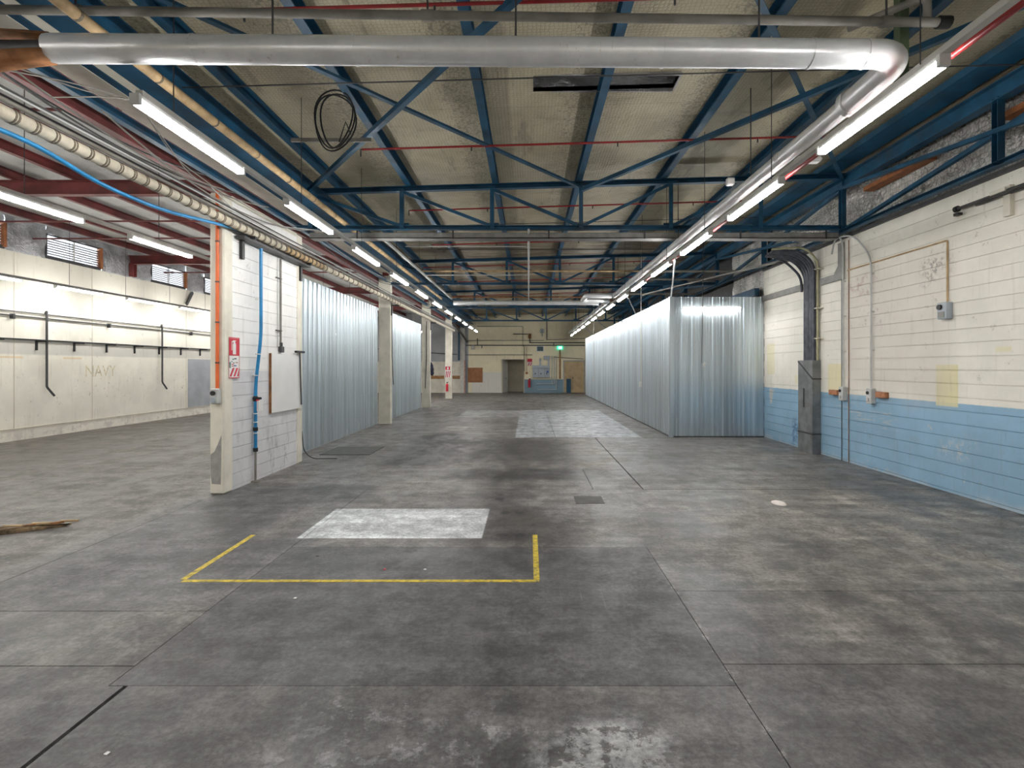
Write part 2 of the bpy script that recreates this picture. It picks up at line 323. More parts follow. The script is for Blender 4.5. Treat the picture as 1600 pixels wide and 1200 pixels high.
M['pinboard'] = simple('brown_pinboard', (0.36, 0.165, 0.075), 0.8, var=0.12)
M['pale_panel'] = simple('pale_panel', (0.60, 0.59, 0.55), 0.6, var=0.06)
M['doorway'] = simple('dark_room', (0.05, 0.045, 0.035), 0.8)
M['switchgear'] = simple('switchgear_grey', (0.40, 0.45, 0.50), 0.45, var=0.06)
M['teal_glass'] = simple('dark_teal_glass', (0.02, 0.07, 0.09), 0.2)
M['exit'] = emit('exit_sign_green', (0.05, 0.60, 0.36), 0.35)
M['exit_white'] = emit('exit_sign_white', (0.85, 1.0, 0.95), 0.9)
M['led'] = emit('led_diffuser', (1.0, 0.985, 0.955), LAMP)
M['faded'] = simple('faded_ochre_paint', (0.76, 0.68, 0.48), 0.75, var=0.2, sc=14)
M['pink'] = simple('pale_pink_spot', (0.78, 0.71, 0.68), 0.6)
M['door_ply'] = simple('plywood_door', (0.56, 0.42, 0.24), 0.6, var=0.12, sc=3)
M['navy_cloth'] = simple('navy_cloth', (0.02, 0.025, 0.05), 0.8)
def glassy():
    t = NT('opal_louvre_glass'); t.b.inputs['Transmission Weight'].default_value = 0.55
    return t.out((0.92, 0.95, 1.0), 0.25)
M['louvre'] = glassy()
def galv(name, col):
    t = NT(name); p, x, y, z = t.pos()
    oi = t.new('ShaderNodeObjectInfo').outputs['Random']
    c = t.mix(t.noise(30, 3), tuple(q*0.9 for q in col), col)
    c = t.mix(t.math('MULTIPLY', oi, 0.22), c, tuple(q*0.6 for q in col))
    st = t.ramp(t.noise(9, 3, 0.5, stretch=(1, 1, 0.02)), 0.35, 0.65)
    c = t.mix(t.math('MULTIPLY', st, 0.5), c, tuple(q*0.5 for q in col))
    c = t.mix(t.math('MULTIPLY', t.ramp(t.noise(6, 6, 0.7, stretch=(1, 1, 0.12)), 0.62, 0.72), 0.45), c, (0.85, 0.87, 0.88))
    c = t.mix(t.math('MULTIPLY', t.math('MULTIPLY', t.ramp(z, 0.0, 1.1, 1, 0), t.ramp(t.noise(7, 7, 0.7, stretch=(1, 1, 0.2)), 0.52, 0.66)), 0.5), c, (0.8, 0.82, 0.82))
    return t.out(c, 0.28, 0.82)
M['galv'] = galv('galvanised_sheet', (0.73, 0.82, 0.89))
def alu():
    t = NT('aluminium_cladding'); p, x, y, z = t.pos()
    c = t.mix(t.ramp(t.noise(3, 6, .65), 0.35, 0.7), (0.80, 0.81, 0.83), (0.93, 0.94, 0.95))
    c = t.mix(t.math('MULTIPLY', t.ramp(t.noise(4, 8, .75, stretch=(3, 3, .5)), 0.62, 0.7), 0.5), c, (0.35, 0.24, 0.15))
    t.bump(t.noise(6, 4, .5), 0.12, 0.01)
    return t.out(c, 0.32, 0.35)
M['alu'] = alu()

# ------------------------------------------------------------------ geometry helpers
WLOC = {}
def link(name, data, mat=None, parent=None, label=None, cat=None, group=None, kind=None):
    o = bpy.data.objects.new(name, data); C.objects.link(o)
    if mat is not None and data is not None and not data.materials: data.materials.append(M[mat] if isinstance(mat, str) else mat)
    WLOC[o.name] = Vector((0, 0, 0))
    if parent is not None:
        o.parent = parent; o.location = -WLOC[parent.name]
    if label: o['label'] = label
    if cat: o['category'] = cat
    if group: o['group'] = group
    if kind: o['kind'] = kind
    return o
def thing(name, label, cat, loc=(0, 0, 0), group=None):
    o = bpy.data.objects.new(name, None); C.objects.link(o); o.location = loc; o.empty_display_size = 0.1
    WLOC[o.name] = Vector(loc); o['label'] = label; o['category'] = cat
    if group: o['group'] = group
    return o
def clone(root, delta, label=None, group=None):
    r = root.copy(); C.objects.link(r); r.location = root.location+Vector(delta)
    if label: r['label'] = label
    if group: r['group'] = group
    for ch in [o for o in bpy.data.objects if o.parent == root]:
        c = ch.copy(); C.objects.link(c); c.parent = r
        for g in [o for o in bpy.data.objects if o.parent == ch]:
            d = g.copy(); C.objects.link(d); d.parent = c
    return r
class G:
    """collects shapes, in world metres, into one mesh"""
    def __init__(s): s.bm = bmesh.new()
    def box(s, x0, x1, y0, y1, z0, z1, bev=0.0):
        b = bmesh.new() if bev else s.bm
        vs_ = [b.verts.new((x, y, z)) for x in (x0, x1) for y in (y0, y1) for z in (z0, z1)]
        for f in ((0, 1, 3, 2), (4, 6, 7, 5), (0, 4, 5, 1), (2, 3, 7, 6), (0, 2, 6, 4), (1, 5, 7, 3)):
            b.faces.new([vs_[i] for i in f])
        if bev:
            bmesh.ops.bevel(b, geom=b.edges[:], offset=bev, segments=1, affect='EDGES')
            me = bpy.data.meshes.new('tmp'); b.to_mesh(me); b.free(); s.bm.from_mesh(me); bpy.data.meshes.remove(me)
        return s
    def poly(s, pts, vec):                       # prism: polygon pts extruded along vec
        vec = Vector(vec); a = [s.bm.verts.new(p) for p in pts]; b = [s.bm.verts.new(Vector(p)+vec) for p in pts]
        n = len(a)
        s.bm.faces.new(a); s.bm.faces.new(b[::-1])
        for i in range(n): s.bm.faces.new((a[i], b[i], b[(i+1) % n], a[(i+1) % n]))
        return s
    def sweep(s, path, prof, closed_prof=True, up=None, caps=True):
        path = [Vector(p) for p in path]; rings = []
        t0 = (path[1]-path[0]).normalized()
        u = Vector(up) if up else (Vector((0, 0, 1)) if abs(t0.z) < 0.95 else Vector((0, 1, 0)))
        for i, p in enumerate(path):
            if i == 0: t = (path[1]-p)
            elif i == len(path)-1: t = (p-path[-2])
            else: t = (path[i+1]-p).normalized()+(p-path[i-1]).normalized()
            t.normalize()
            u = (u-t*u.dot(t))
            if u.length < 1e-4: u = t.orthogonal()
            u.normalize(); sd = t.cross(u)
            rings.append([s.bm.verts.new(p+sd*a+u*b) for a, b in prof])
        n = len(prof)
        for r0, r1 in zip(rings, rings[1:]):
            for i in range(n if closed_prof else n-1):
                s.bm.faces.new((r0[i], r0[(i+1) % n], r1[(i+1) % n], r1[i]))
        if caps and closed_prof:
            s.bm.faces.new(rings[0][::-1]); s.bm.faces.new(rings[-1])
        return s
    def tube(s, path, r, n=10, bend=0.0, seg=5):
        if bend: path = fillet(path, bend, seg)
        return s.sweep(path, [(r*math.cos(2*math.pi*i/n), r*math.sin(2*math.pi*i/n)) for i in range(n)])
    def bar(s, a, b, w, h, up=None):
        return s.sweep([a, b], [(-w/2, -h/2), (w/2, -h/2), (w/2, h/2), (-w/2, h/2)], up=up)
    def ibeam(s, a, b, w, h, tf=0.014, tw=0.010, up=None):
        W, Hh = w/2, h/2
        pr = [(-W, -Hh), (W, -Hh), (W, -Hh+tf), (tw/2, -Hh+tf), (tw/2, Hh-tf), (W, Hh-tf), (W, Hh), (-W, Hh), (-W, Hh-tf), (-tw/2, Hh-tf), (-tw/2, -Hh+tf), (-W, -Hh+tf)]
        return s.sweep([a, b], pr, up=up)
    def channel(s, a, b, w, h, t=0.008, up=None, flip=1):
        W, Hh = w/2, h/2
        pr = [(-W, -Hh), (W, -Hh), (W, -Hh+t), (-W+t, -Hh+t), (-W+t, Hh-t), (W, Hh-t), (W, Hh), (-W, Hh)]
        return s.sweep([a, b], [(flip*x, y) for x, y in pr], up=up)
    def angle(s, a, b, w, h, t=0.01, up=None, flip=1):
        W, Hh = w/2, h/2
        pr = [(-W, -Hh), (W, -Hh), (W, -Hh+t), (-W+t, -Hh+t), (-W+t, Hh), (-W, Hh)]
        return s.sweep([a, b], [(flip*x, y) for x, y in pr], up=up)
    def cyl(s, a, b, r, n=14, r2=None):
        a, b = Vector(a), Vector(b); t = (b-a).normalized(); u = t.orthogonal().normalized(); v = t.cross(u)
        r2 = r if r2 is None else r2
        ra = [s.bm.verts.new(a+(u*math.cos(q)+v*math.sin(q))*r) for q in [2*math.pi*i/n for i in range(n)]]
        rb = [s.bm.verts.new(b+(u*math.cos(q)+v*math.sin(q))*r2) for q in [2*math.pi*i/n for i in range(n)]]
        for i in range(n): s.bm.faces.new((ra[i], ra[(i+1) % n], rb[(i+1) % n], rb[i]))
        s.bm.faces.new(ra[::-1]); s.bm.faces.new(rb); return s
    def ball(s, c, r, sx=1, sy=1, sz=1):
        mtx = Matrix.Translation(Vector(c)) @ Matrix.Diagonal((sx, sy, sz, 1))
        bmesh.ops.create_uvsphere(s.bm, u_segments=14, v_segments=8, radius=r, matrix=mtx); return s
    def mesh(s, smooth=False, name='mesh'):
        bmesh.ops.recalc_face_normals(s.bm, faces=s.bm.faces[:])
        me = bpy.data.meshes.new(name); s.bm.to_mesh(me); s.bm.free()
        if smooth:
            for p in me.polygons: p.use_smooth = True
            try: me.set_sharp_from_angle(angle=math.radians(40))
            except Exception: pass
        return me
    def done(s, name, mat, parent=None, smooth=False, **kw):
        return link(name, s.mesh(smooth, name), mat, parent, **kw)
def fillet(path, r, seg=5):
    path = [Vector(p) for p in path]; out = [path[0]]
    for a, b, c in zip(path, path[1:], path[2:]):
        d0 = a-b; d1 = c-b; q = min(r, d0.length*0.49, d1.length*0.49)
        p0 = b+d0.normalized()*q; p1 = b+d1.normalized()*q
        for i in range(seg+1):
            t = i/seg; out.append(p0*(1-t)**2+b*2*t*(1-t)+p1*t*t)
    out.append(path[-1]); return out
def sag(a, b, d, n=10):
    a, b = Vector(a), Vector(b)
    return [a.lerp(b, i/n)+Vector((0, 0, -4*d*(i/n)*(1-i/n))) for i in range(n+1)]
# ================================================================== STRUCTURE
XR, XL, YE, YB = 6.34, -13.18, 37.3, -6.0
COLS = [-3.35, 3.4, 10.1, 16.9, 23.7, 30.4]
def topz(X): return 5.55+0.029*(X-1)               # top of the roof trusses (the roof falls gently to the left)
def roofz(X): return topz(X)+0.19

floor = G().box(XL-0.3, XR+0.3, YB-0.3, YE+2.2, -0.2, -0.03).done('floor', 'joint', kind='structure')
g = 0.004
def slab(pts):
    cx = sum(p[0] for p in pts)/len(pts); cy = sum(p[1] for p in pts)/len(pts)
    q = [(x+(g if x < cx else -g), y+(g if y < cy else -g), -0.03) for x, y in pts]
    G().poly(q, (0, 0, 0.03)).done('concrete_slab', 'floor', floor)
def R4(x0, x1, y0, y1): slab([(x0, y0), (x1, y0), (x1, y1), (x0, y1)])
for y0, y1 in ((YB, 1.2), (1.2, 7.92), (7.92, 14.7), (14.7, 21.4), (21.4, 28.2), (28.2, YE+2)): R4(XL-0.2, -4.65, y0, y1)
for y0, y1 in ((3.25, 3.98), (3.98, 7.92)): R4(-4.65, -2.5, y0, y1)
G().poly([(-4.65+g, YB, -.03), (-2.41, YB, -.03), (-2.41, 3.05-g, -.03), (-2.5-g, 3.05-g, -.03), (-2.5-g, 3.25-g, -.03), (-4.65+g, 3.25-g, -.03)], (0, 0, .03)).done('concrete_slab', 'floor', floor)
g = 0.002
R4(-2.385, 1.24, YB, 3.05); R4(-2.5, 1.24, 3.05, 5.39)
g = 0.004
for y0, y1 in ((YB, 3.27), (3.27, 4.34)): R4(1.24, XR+0.2, y0, y1)
gq = g
G().poly([(1.24+g, 4.34+g, -.03), (XR+.2, 4.34+g, -.03), (XR+.2, 7.92-g, -.03), (-2.5+g, 7.92-g, -.03), (-2.5+g, 5.39+g, -.03), (1.24+g, 5.39+g, -.03)], (0, 0, 0.03)).done('concrete_slab', 'floor', floor)
R4(-4.65, 1.0, 7.92, 9.44); R4(1.0, 1.77, 7.92, 9.44); R4(-4.65, 1.77, 9.44, 13.72)
g = 0.018; R4(1.77, XR+0.2, 7.92, 13.72); g = 0.004
for y0, y1 in ((13.72, 17.2), (17.2, 22.5), (22.5, 30), (30, YE+2)):
    R4(-4.65, 0.72, y0, y1); R4(0.72, XR+0.2, y0, y1)

# ---- right wall: backing + blocks
wr = G().box(XR+0.018, XR+0.22, YB, 13.82, 0, 4.5).done('wall_right', 'block_right', kind='structure')
def block_mesh(length, axis_sign, gap=0.0003):
    b = G(); x0, x1 = (0, 0.03) if axis_sign > 0 else (-0.03, 0)
    b.box(x0, x1, gap, length-gap, 0.005, 0.196); return b.mesh(name='block')
FULL, HALF = block_mesh(0.4, 1), block_mesh(0.2, 1)
for me in (FULL, HALF): me.materials.append(M['block_right'])
rest = G(); Z0 = 0.05
def courses(): return range(-1, 22)
cnt = 0
for c in courses():
    z = Z0+0.2*c; off = 0.2 if c % 2 else 0.0
    ys = [2.0+off+0.4*i for i in range(30)]
    for y in ys:
        if y+0.4 > 13.85: continue
        if 6.0 <= y < 11.1 and z > -0.01:
            o = bpy.data.objects.new('block', FULL); C.objects.link(o); o.parent = wr; o.location = (XR+random.uniform(-.0003, .0003), y, z); cnt += 1
        else:
            rest.box(XR, XR+0.03, y+0.0003, y+0.3997, max(z, 0)+0.005, z+0.196) if z+0.19 > 0 else None
rest.done('blockwork', 'block_right', wr, kind='stuff')
# coping along the wall head
G().box(XR-0.03, XR+0.25, YB, 13.82, 4.47, 4.53).done('coping', 'darkgrey', wr)
# foil lined gable strip over the wall and the lined wall beyond the store
fg = G()
NY, NZ = 90, 8
def foil_sheet(x, y0, y1, z0, z1, ny, nz, amp, mat, name, parent=None, **kw):
    b = G(); vv = []
    for i in range(ny+1):
        row = []
        for j in range(nz+1):
            yy = y0+(y1-y0)*i/ny; zz = z0+(z1-z0)*j/nz
            row.append(b.bm.verts.new((x+random.uniform(-amp, amp), yy, zz)))
        vv.append(row)
    for i in range(ny):
        for j in range(nz): b.bm.faces.new((vv[i][j], vv[i+1][j], vv[i+1][j+1], vv[i][j+1]))
    return b.done(name, mat, parent, smooth=True, **kw)
foil_sheet(XR+0.24, YB, YE, 4.4, 5.95, 420, 14, 0.022, 'foil', 'wall_right_foil', kind='structure')
foil_sheet(XR+0.12, 13.83, 16.2, 3.3, 5.7, 16, 12, 0.03, 'foil', 'wall_right_lining', kind='structure')
G().box(XR+0.2, XR+0.4, 13.82, YE, 0, 5.9).done('wall_right_rear', 'darkgrey', kind='structure')

# ---- roof
ce = G()
hx0, hx1, hy0, hy1 = 0.06, 2.0, 6.72, 7.1
for (x0, x1, y0, y1) in ((-4.95, hx0, YB, YE), (hx1, XR+0.3, YB, YE), (hx0, hx1, YB, hy0), (hx0, hx1, hy1, YE)):
    ce.poly([(x0, y0, roofz(x0)), (x1, y0, roofz(x1)), (x1, y0, roofz(x1)+0.06), (x0, y0, roofz(x0)+0.06)], (0, y1-y0, 0))
ceil = ce.done('ceiling', 'roof_lining', kind='structure')
rc = G(); zz = roofz(1.0)
rc.box(hx0-.02, hx0, hy0, hy1, zz-.01, zz+.34); rc.box(hx1, hx1+.02, hy0, hy1, zz, zz+.34)
rc.box(hx0, hx1, hy0-.02, hy0, zz-.02, zz+.34); rc.box(hx0, hx1, hy1, hy1+.02, zz-.02, zz+.34); rc.box(hx0, hx1, hy0, hy1, zz+.32, zz+.34)
rc.done('skylight_slot', 'foil_dark', ceil)
G().box(XL-0.3, -4.9, YB, YE, 5.74, 5.8).done('ceiling_left', 'roof_white', kind='structure')

# ---- left wall with its strip of louvre windows
wl = G().box(XL-0.2, XL, YB, YE, 0, 4.87).done('wall_left', 'plaster_left', kind='structure')
G().box(XL-0.005, XL+0.012, YB, YE, 0.0, 0.30).done('skirting', 'plaster_left', wl)
G().box(XL-0.004, XL+0.03, YB, YE, 0.30, 0.315).done('skirting_ledge', 'cream_dull', wl)
for y in (9.4, 13.1, 15.45, 19.7, 22.1): G().box(XL-0.003, XL+0.004, y, y+0.02, 0.3, 4.87).done('sheet_joint', 'cream_dull', wl)
G().box(XL-0.003, XL+0.01, 19.8, 23.5, 0.32, 2.2).done('pale_panel', 'grey_clad', wl)
WIN = []
for cy in COLS[:-1]:
    WIN += [(cy+0.95, cy+2.75), (cy+3.85, cy+5.65)]
WIN = [w_ for w_ in WIN if w_[0] > 3.9]
edges = [YB]+[v for w_ in WIN for v in w_]+[YE]
for i in range(0, len(edges), 2):
    foil_sheet(XL+0.02, edges[i], edges[i+1], 4.85, 5.76, max(6, int((edges[i+1]-edges[i])*6)), 6, 0.035, 'foil_dark', 'wall_left_foil', kind='structure')
for n, (a, b) in enumerate(WIN):
    foil_sheet(XL+0.02, a, b, 5.54, 5.76, 12, 3, 0.02, 'foil_dark', 'wall_left_foil', kind='structure')
    wn = thing(f'window_{n+1}', 'high louvre window of white glass slats in the foil strip', 'window', (XL, (a+b)/2, 4.9)); wn['kind'] = 'structure'
    del wn['label']; del wn['category']
    G().box(XL-0.06, XL+0.03, a, b, 4.86, 4.94).box(XL-0.06, XL+0.03, a, b, 5.5, 5.54).box(XL-0.06, XL+0.03, a, a+0.04, 4.94, 5.5).done('window_frame', 'darkgrey', wn)
    G().box(XL-0.06, XL+0.07, b-0.06, b+0.02, 4.9, 5.54).done('jamb', 'orange_timber', wn)
    mid_ = (a+b)/2
    G().box(XL-0.05, XL+0.0, mid_-0.025, mid_+0.025, 4.94, 5.5).done('mullion', 'white', wn)
    for k in range(8):
        z = 4.965+k*0.068
        for (s0, s1) in ((a+0.045, mid_-0.03), (mid_+0.03, b-0.065)):
            sl = G().poly([(XL-0.03, s0, z-0.012), (XL-0.025, s0, z-0.012), (XL+0.005, s0, z+0.034), (XL, s0, z+0.034)], (0, s1-s0, 0)).done('slat', 'louvre', wn)
            G().box(XL-0.034, XL+0.008, s0, s1, z-0.036, z-0.012).done('slat_rail', 'darkgrey', sl)

# ---- end wall with doorway
dx0, dx1, dz = P(785, 0, YE).x, P(818, 0, YE).x, 2.41
e = G()
e.box(-4.4, dx0, YE, YE+0.2, 0, 5.9); e.box(dx1, XR+0.3, YE, YE+0.2, 0, 5.9); e.box(dx0, dx1, YE, YE+0.2, dz, 5.9)
we = e.done('wall_end', 'plaster_end', kind='structure')
G().box(dx0-.3, dx1+.3, YE+1.7, YE+1.8, 0, 2.7).done('corridor_wall', 'cream_dull', we)
G().box(dx0-.3, dx1+.3, YE+0.2, YE+1.8, 2.6, 2.7).box(dx0-.3, dx0-.2, YE+0.2, YE+1.8, 0, 2.7).box(dx1+.2, dx1+.3, YE+.2, YE+1.8, 0, 2.7).done('corridor_shell', 'cream_dull', we)
G().box(dx0-.06, dx0, YE-.03, YE, 0, dz+.06).box(dx1, dx1+.06, YE-.03, YE, 0, dz+.06).box(dx0, dx1, YE-.03, YE, dz, dz+.06).done('door_frame', 'cream_dull', we)
ok = G()
ok.poly([(dx0+0.02, YE+.02, 0.02), (dx0+0.06, YE+.02, 0.02), (dx0+0.36, YE+.85, 0.02), (dx0+0.32, YE+.85, 0.02)], (0, 0, 2.36))
dl = ok.done('door_1', 'pale_panel', kind='structure')
G().cyl((dx0+0.2, YE+.4, 1.05), (dx0+0.3, YE+.37, 1.05), 0.02).done('door_handle', 'darkgrey', dl)
wel = G().box(XL-0.2, -4.4, YE, YE+0.2, 0, 5.9).done('wall_end_left', 'grey_clad', kind='structure')
G().box(XL, P(719, 0, YE).x, YE-0.03, YE, 0, P(0, 565, YE).z).done('lower_lining', 'cream', wel)
for xx in (-12, -10.8, -9.6, -8.4, -7.2, -6.0): G().box(xx, xx+.03, YE-.012, YE, 2.3, 5.8).done('cladding_joint', 'cream_dull', wel)
G().box(XL-0.2, XR+0.3, YB-0.2, YB, 0, 5.9).done('wall_back', 'cream', kind='structure')

# ---- partition: block wall end by the fire signs
FX = -4.55
wp = G().box(FX-0.19, FX-0.02, 7.87, 10.05, 0, 4.5).done('wall_partition', 'block_left', kind='structure')
FULL_L, HALF_L = block_mesh(0.4, -1), block_mesh(0.2, -1)
for me in (FULL_L, HALF_L): me.materials.append(M['block_left'])
for c in range(-1, 22):
    z = Z0+0.2*c
    if z < 0: 
        continue
    y = 7.85; first = (c % 2 == 1)
    while y < 10.04:
        me, l = (HALF_L, .2) if (first or y+0.4 > 10.06) else (FULL_L, .4)
        first = False
        o = bpy.data.objects.new('block', me); C.objects.link(o); o.parent = wp; o.location = (FX+random.uniform(-.0003, .0003)-0.004, y, z)
        y += l
G().box(FX-0.2, FX-0.005, 7.86, 10.05, 0, 0.05).done('footing', 'block_left', wp)
G().box(FX-0.21, FX+0.0, 7.86, 10.05, 4.44, 4.52).done('wall_head', 'cream', wp)
G().box(FX-0.2, FX+0.012, 7.62, 7.86, 0, 4.5, bev=0.02).done('end_pier', 'cream', wp)
G().box(FX-0.2, FX+0.012, 10.05, 10.27, 0, 4.5, bev=0.015).done('end_pier', 'cream', wp)
# broken render at the foot of the near pier
pts = [(330, 696), (342, 688), (346, 680), (347, 700), (346, 756), (334, 758), (332, 745), (329, 742)]
G().poly([P(x, y, 7.62) + Vector((0, 0.004, 0)) for x, y in [(331, 756), (345, 757), (346, 700), (346, 680), (340, 695), (335, 706), (329, 710), (329, 742)]], (0, -0.006, 0)).done('bare_render_patch', 'bare_plaster', wp)

# ---- blue roof trusses
def truss(Y, label):
    x0, x1 = -4.6, 6.28
    t = thing('roof_truss', label, 'roof truss', (0.85, Y, 4.6))
    zb = 4.6
    G().channel((x0, Y, zb+0.04), (x1, Y, zb+0.04), 0.1, 0.08, up=(0, 0, 1)).done('bottom_chord', 'blue', t)
    G().channel((x0, Y, topz(x0)-0.05), (x1, Y, topz(x1)-0.05), 0.11, 0.1, up=(0, 0, 1)).done('top_chord', 'blue', t)
    nodes = [-4.3, -2.5, -0.72, 1.03, 2.8, 4.57, 6.2]
    for X in nodes:
        G().angle((X, Y, zb+0.03), (X, Y, topz(X)-0.05), 0.08, 0.07, up=(0, 1, 0)).done('web_post', 'blue', t)
    for a, b in zip(nodes, nodes[1:]):
        hi, lo = (a, b) if b < 1.2 else (b, a)
        G().angle((hi, Y, topz(hi)-0.1), (lo+(0.06 if lo > hi else -0.06)*-1, Y, zb+0.09), 0.06, 0.05, up=(0, 1, 0)).done('diagonal', 'blue', t)
    for X in nodes[1:-1]:
        G().box(X-0.13, X+0.13, Y+0.045, Y+0.055, zb, zb+0.15).done('gusset', 'blue', t)
    return t
TL = {3.4: 'blue steel roof truss overhead before the silver cross duct', 10.1: 'blue steel roof truss with a grey cable tray slung under it',
      16.9: 'second blue roof truss beyond the cable tray', 23.7: 'third blue roof truss just past the far silver duct', 30.4: 'last blue roof truss in front of the cream end wall', -3.35: 'blue steel roof truss at the closed end of the hall'}
for Y in COLS[1:]: truss(Y, TL[Y])
# purlins
PL = {-3.75: 'blue roof purlin directly above the tan lagged pipe', -2.36: 'blue roof purlin just behind the coil of black cable', -0.66: 'blue roof purlin between the cable coil and the skylight slot', 1.0: 'blue roof purlin crossing the dark skylight slot', 2.66: 'blue roof purlin above the long silver duct', 4.3: 'blue roof purlin between the right batten row and the valley beam'}
for X in PL:
    z = topz(X)+0.09
    G().channel((X, YB, z), (X, YE, z), 0.11, 0.18, up=(0, 0, 1), flip=1 if X < 1 else -1).done('purlin', 'blue', label=PL[X], cat='purlin', group='blue roof purlins')
# roof bracing between the trusses
BL = {(-4.5, 1.03): 'blue roof brace that the coil of black cable hangs from', (1.03, -4.5): 'blue roof brace rising from beside the tan pipe, crossing the coil brace', (1.03, 6.2): 'blue roof brace meeting the wall girder at the first truss', (6.2, 1.03): 'blue roof brace running from the duct bend to the truss centre'}
for (y0, y1) in ((3.4, 10.1),):
    for (xa, xb) in ((-4.5, 1.03), (1.03, -4.5), (1.03, 6.2), (6.2, 1.03)):
        dz = 0.0 if xa < xb else 0.07
        G().angle((xa, y0, topz(xa)-0.1-dz), (xb, y1, topz(xb)-0.1-dz), 0.07, 0.07, up=(0, 0, 1)).done('roof_brace', 'blue', label=BL[(xa, xb)], cat='brace', group='diagonal roof braces')
# long girder standing on the right wall
gd = thing('wall_girder', 'blue lattice girder running along the head of the blue and cream block wall', 'girder', (6.22, 10, 4.53))
GX = 6.2
G().channel((GX, YB, 4.57), (GX, YE, 4.57), 0.1, 0.07, up=(0, 0, 1), flip=-1).done('bottom_chord', 'blue', gd)
G().ibeam((GX, YB, 5.52), (GX, YE, 5.52), 0.16, 0.24, up=(0, 0, 1)).done('top_chord', 'blue', gd)
for k in range(-1, 11):
    Y = 3.4+3.36*k
    if Y < YE: G().channel((GX, Y, 4.58), (GX, Y, 5.45), 0.1, 0.09, up=(0, 1, 0)).done('web_post', 'blue', gd)
for k in range(-1, 5):
    Y = 3.4+6.72*k
    G().angle((GX-.03, Y, 4.6), (GX-.03, Y+6.72, 5.42), 0.07, 0.06).done('diagonal', 'blue', gd)
    G().angle((GX+.03, Y, 5.42), (GX+.03, Y+6.72, 4.6), 0.07, 0.06).done('diagonal', 'blue', gd)
G().channel((5.92, YB, 5.77), (5.92, YE, 5.77), 0.40, 0.10, up=(0, 0, 1)).done('valley_beam', 'blue', label='wide blue valley beam under the roof above the right hand lights', cat='beam')
for y in (5.4, 8.2): G().box(XR+0.0, XR+0.2, y, y+1.5, 5.22, 5.3).done('timber_batten', 'orange_timber', label='orange timber batten lying against the crumpled foil', cat='timber', group='battens against the foil')
# left valley: blue and red beams, cream gutter soffit
G().channel((-4.53, YB, 5.05), (-4.53, YE, 5.05), 0.1, 0.12, up=(0, 0, 1)).done('gutter_beam', 'blue', label='thin blue channel between the cream soffit and the valley beam', cat='beam')
G().ibeam((-4.17, YB, 5.16), (-4.17, YE, 5.16), 0.32, 0.34, 0.02, 0.012, up=(0, 0, 1)).done('valley_beam', 'blue', label='wide blue valley beam beside the tan lagged pipe', cat='beam')
G().channel((-4.66, YB, 4.74), (-4.66, YE, 4.74), 0.09, 0.1, up=(0, 0, 1)).done('edge_beam', 'blue', label='slim blue edge beam over the block partition', cat='beam')
G().box(-4.475, -4.335, YB, YE, 5.0, 5.02).done('soffit_strip', 'cream', label='narrow cream strip between the two blue valley beams', cat='soffit')
G().poly([(-5.0, YB, 5.05), (-4.59, YB, 4.99), (-4.59, YB, 5.02), (-5.0, YB, 5.08)], (0, YE-YB, 0)).done('gutter_soffit', 'cream', label='cream soffit of the valley gutter between red and blue beams', cat='soffit')
G().ibeam((-5.0, YB, 4.84), (-5.0, YE, 4.84), 0.16, 0.3, up=(0, 0, 1)).done('red_valley_beam', 'red_steel', label='oxide red beam running along the head of the partition', cat='beam')
# red steel of the side bay
for i, Y in enumerate(COLS[1:]):
    r = thing('red_rafter', 'oxide red rafter spanning the side bay to the window wall', 'rafter', (-9, Y, 5.3), 'red rafters of the side bay')
    G().ibeam((XL, Y, 5.42), (-5.1, Y, 5.42), 0.15, 0.28, up=(0, 0, 1)).done('beam', 'red_steel', r)
    G().ibeam((XL+.12, Y, 4.87), (XL+.12, Y, 5.3), 0.14, 0.16, up=(0, 1, 0)).done('post', 'red_steel', r)
    G().poly([(-6.6, Y-.006, 5.28), (-5.1, Y-.006, 5.28), (-5.1, Y-.006, 4.95)], (0, .012, 0)).done('haunch', 'red_steel', r)
    G().box(XL, -5.1, Y-.075, Y+.075, 5.54, 5.56).done('cover_plate', 'red_steel', r)
for X in (-12.4, -11.25, -10.1, -8.9, -7.7, -6.5, -5.45):
    G().channel((X, YB, 5.65), (X, YE, 5.65), 0.09, 0.17, up=(0, 0, 1)).done('red_purlin', 'red_steel', label='oxide red purlin under the pale foil of the side bay', cat='purlin', group='red purlins of the side bay')
for Y in (6.8, 12.0, 13.6, 18.5):
    G().tube([(XL, Y, 5.3), (-5.0, Y, 5.32)], 0.022, 8).done('red_tie_rod', 'red_steel', label='thin red pipe crossing the side bay under the purlins', cat='pipe', group='red pipes of the side bay')
# pillars on the partition line
for Y, lab in ((16.9, 'cream pillar between the two galvanised panel screens'), (23.7, 'cream pillar with a dark jacket hung on its side'), (30.4, 'cream pillar carrying red and white fire signs, standing free')):
    p_ = thing('pillar', lab, 'pillar', (-4.75, Y, 0))
    G().box(-4.95, -4.56, Y, Y+0.2, 0, 4.9, bev=0.012).done('shaft', 'cream', p_)
    G().ibeam((-4.75, Y+.1, 4.9), (-4.75, Y+.1, 5.4), 0.16, 0.16, up=(0, 1, 0)).done('steel_head', 'red_steel', p_)
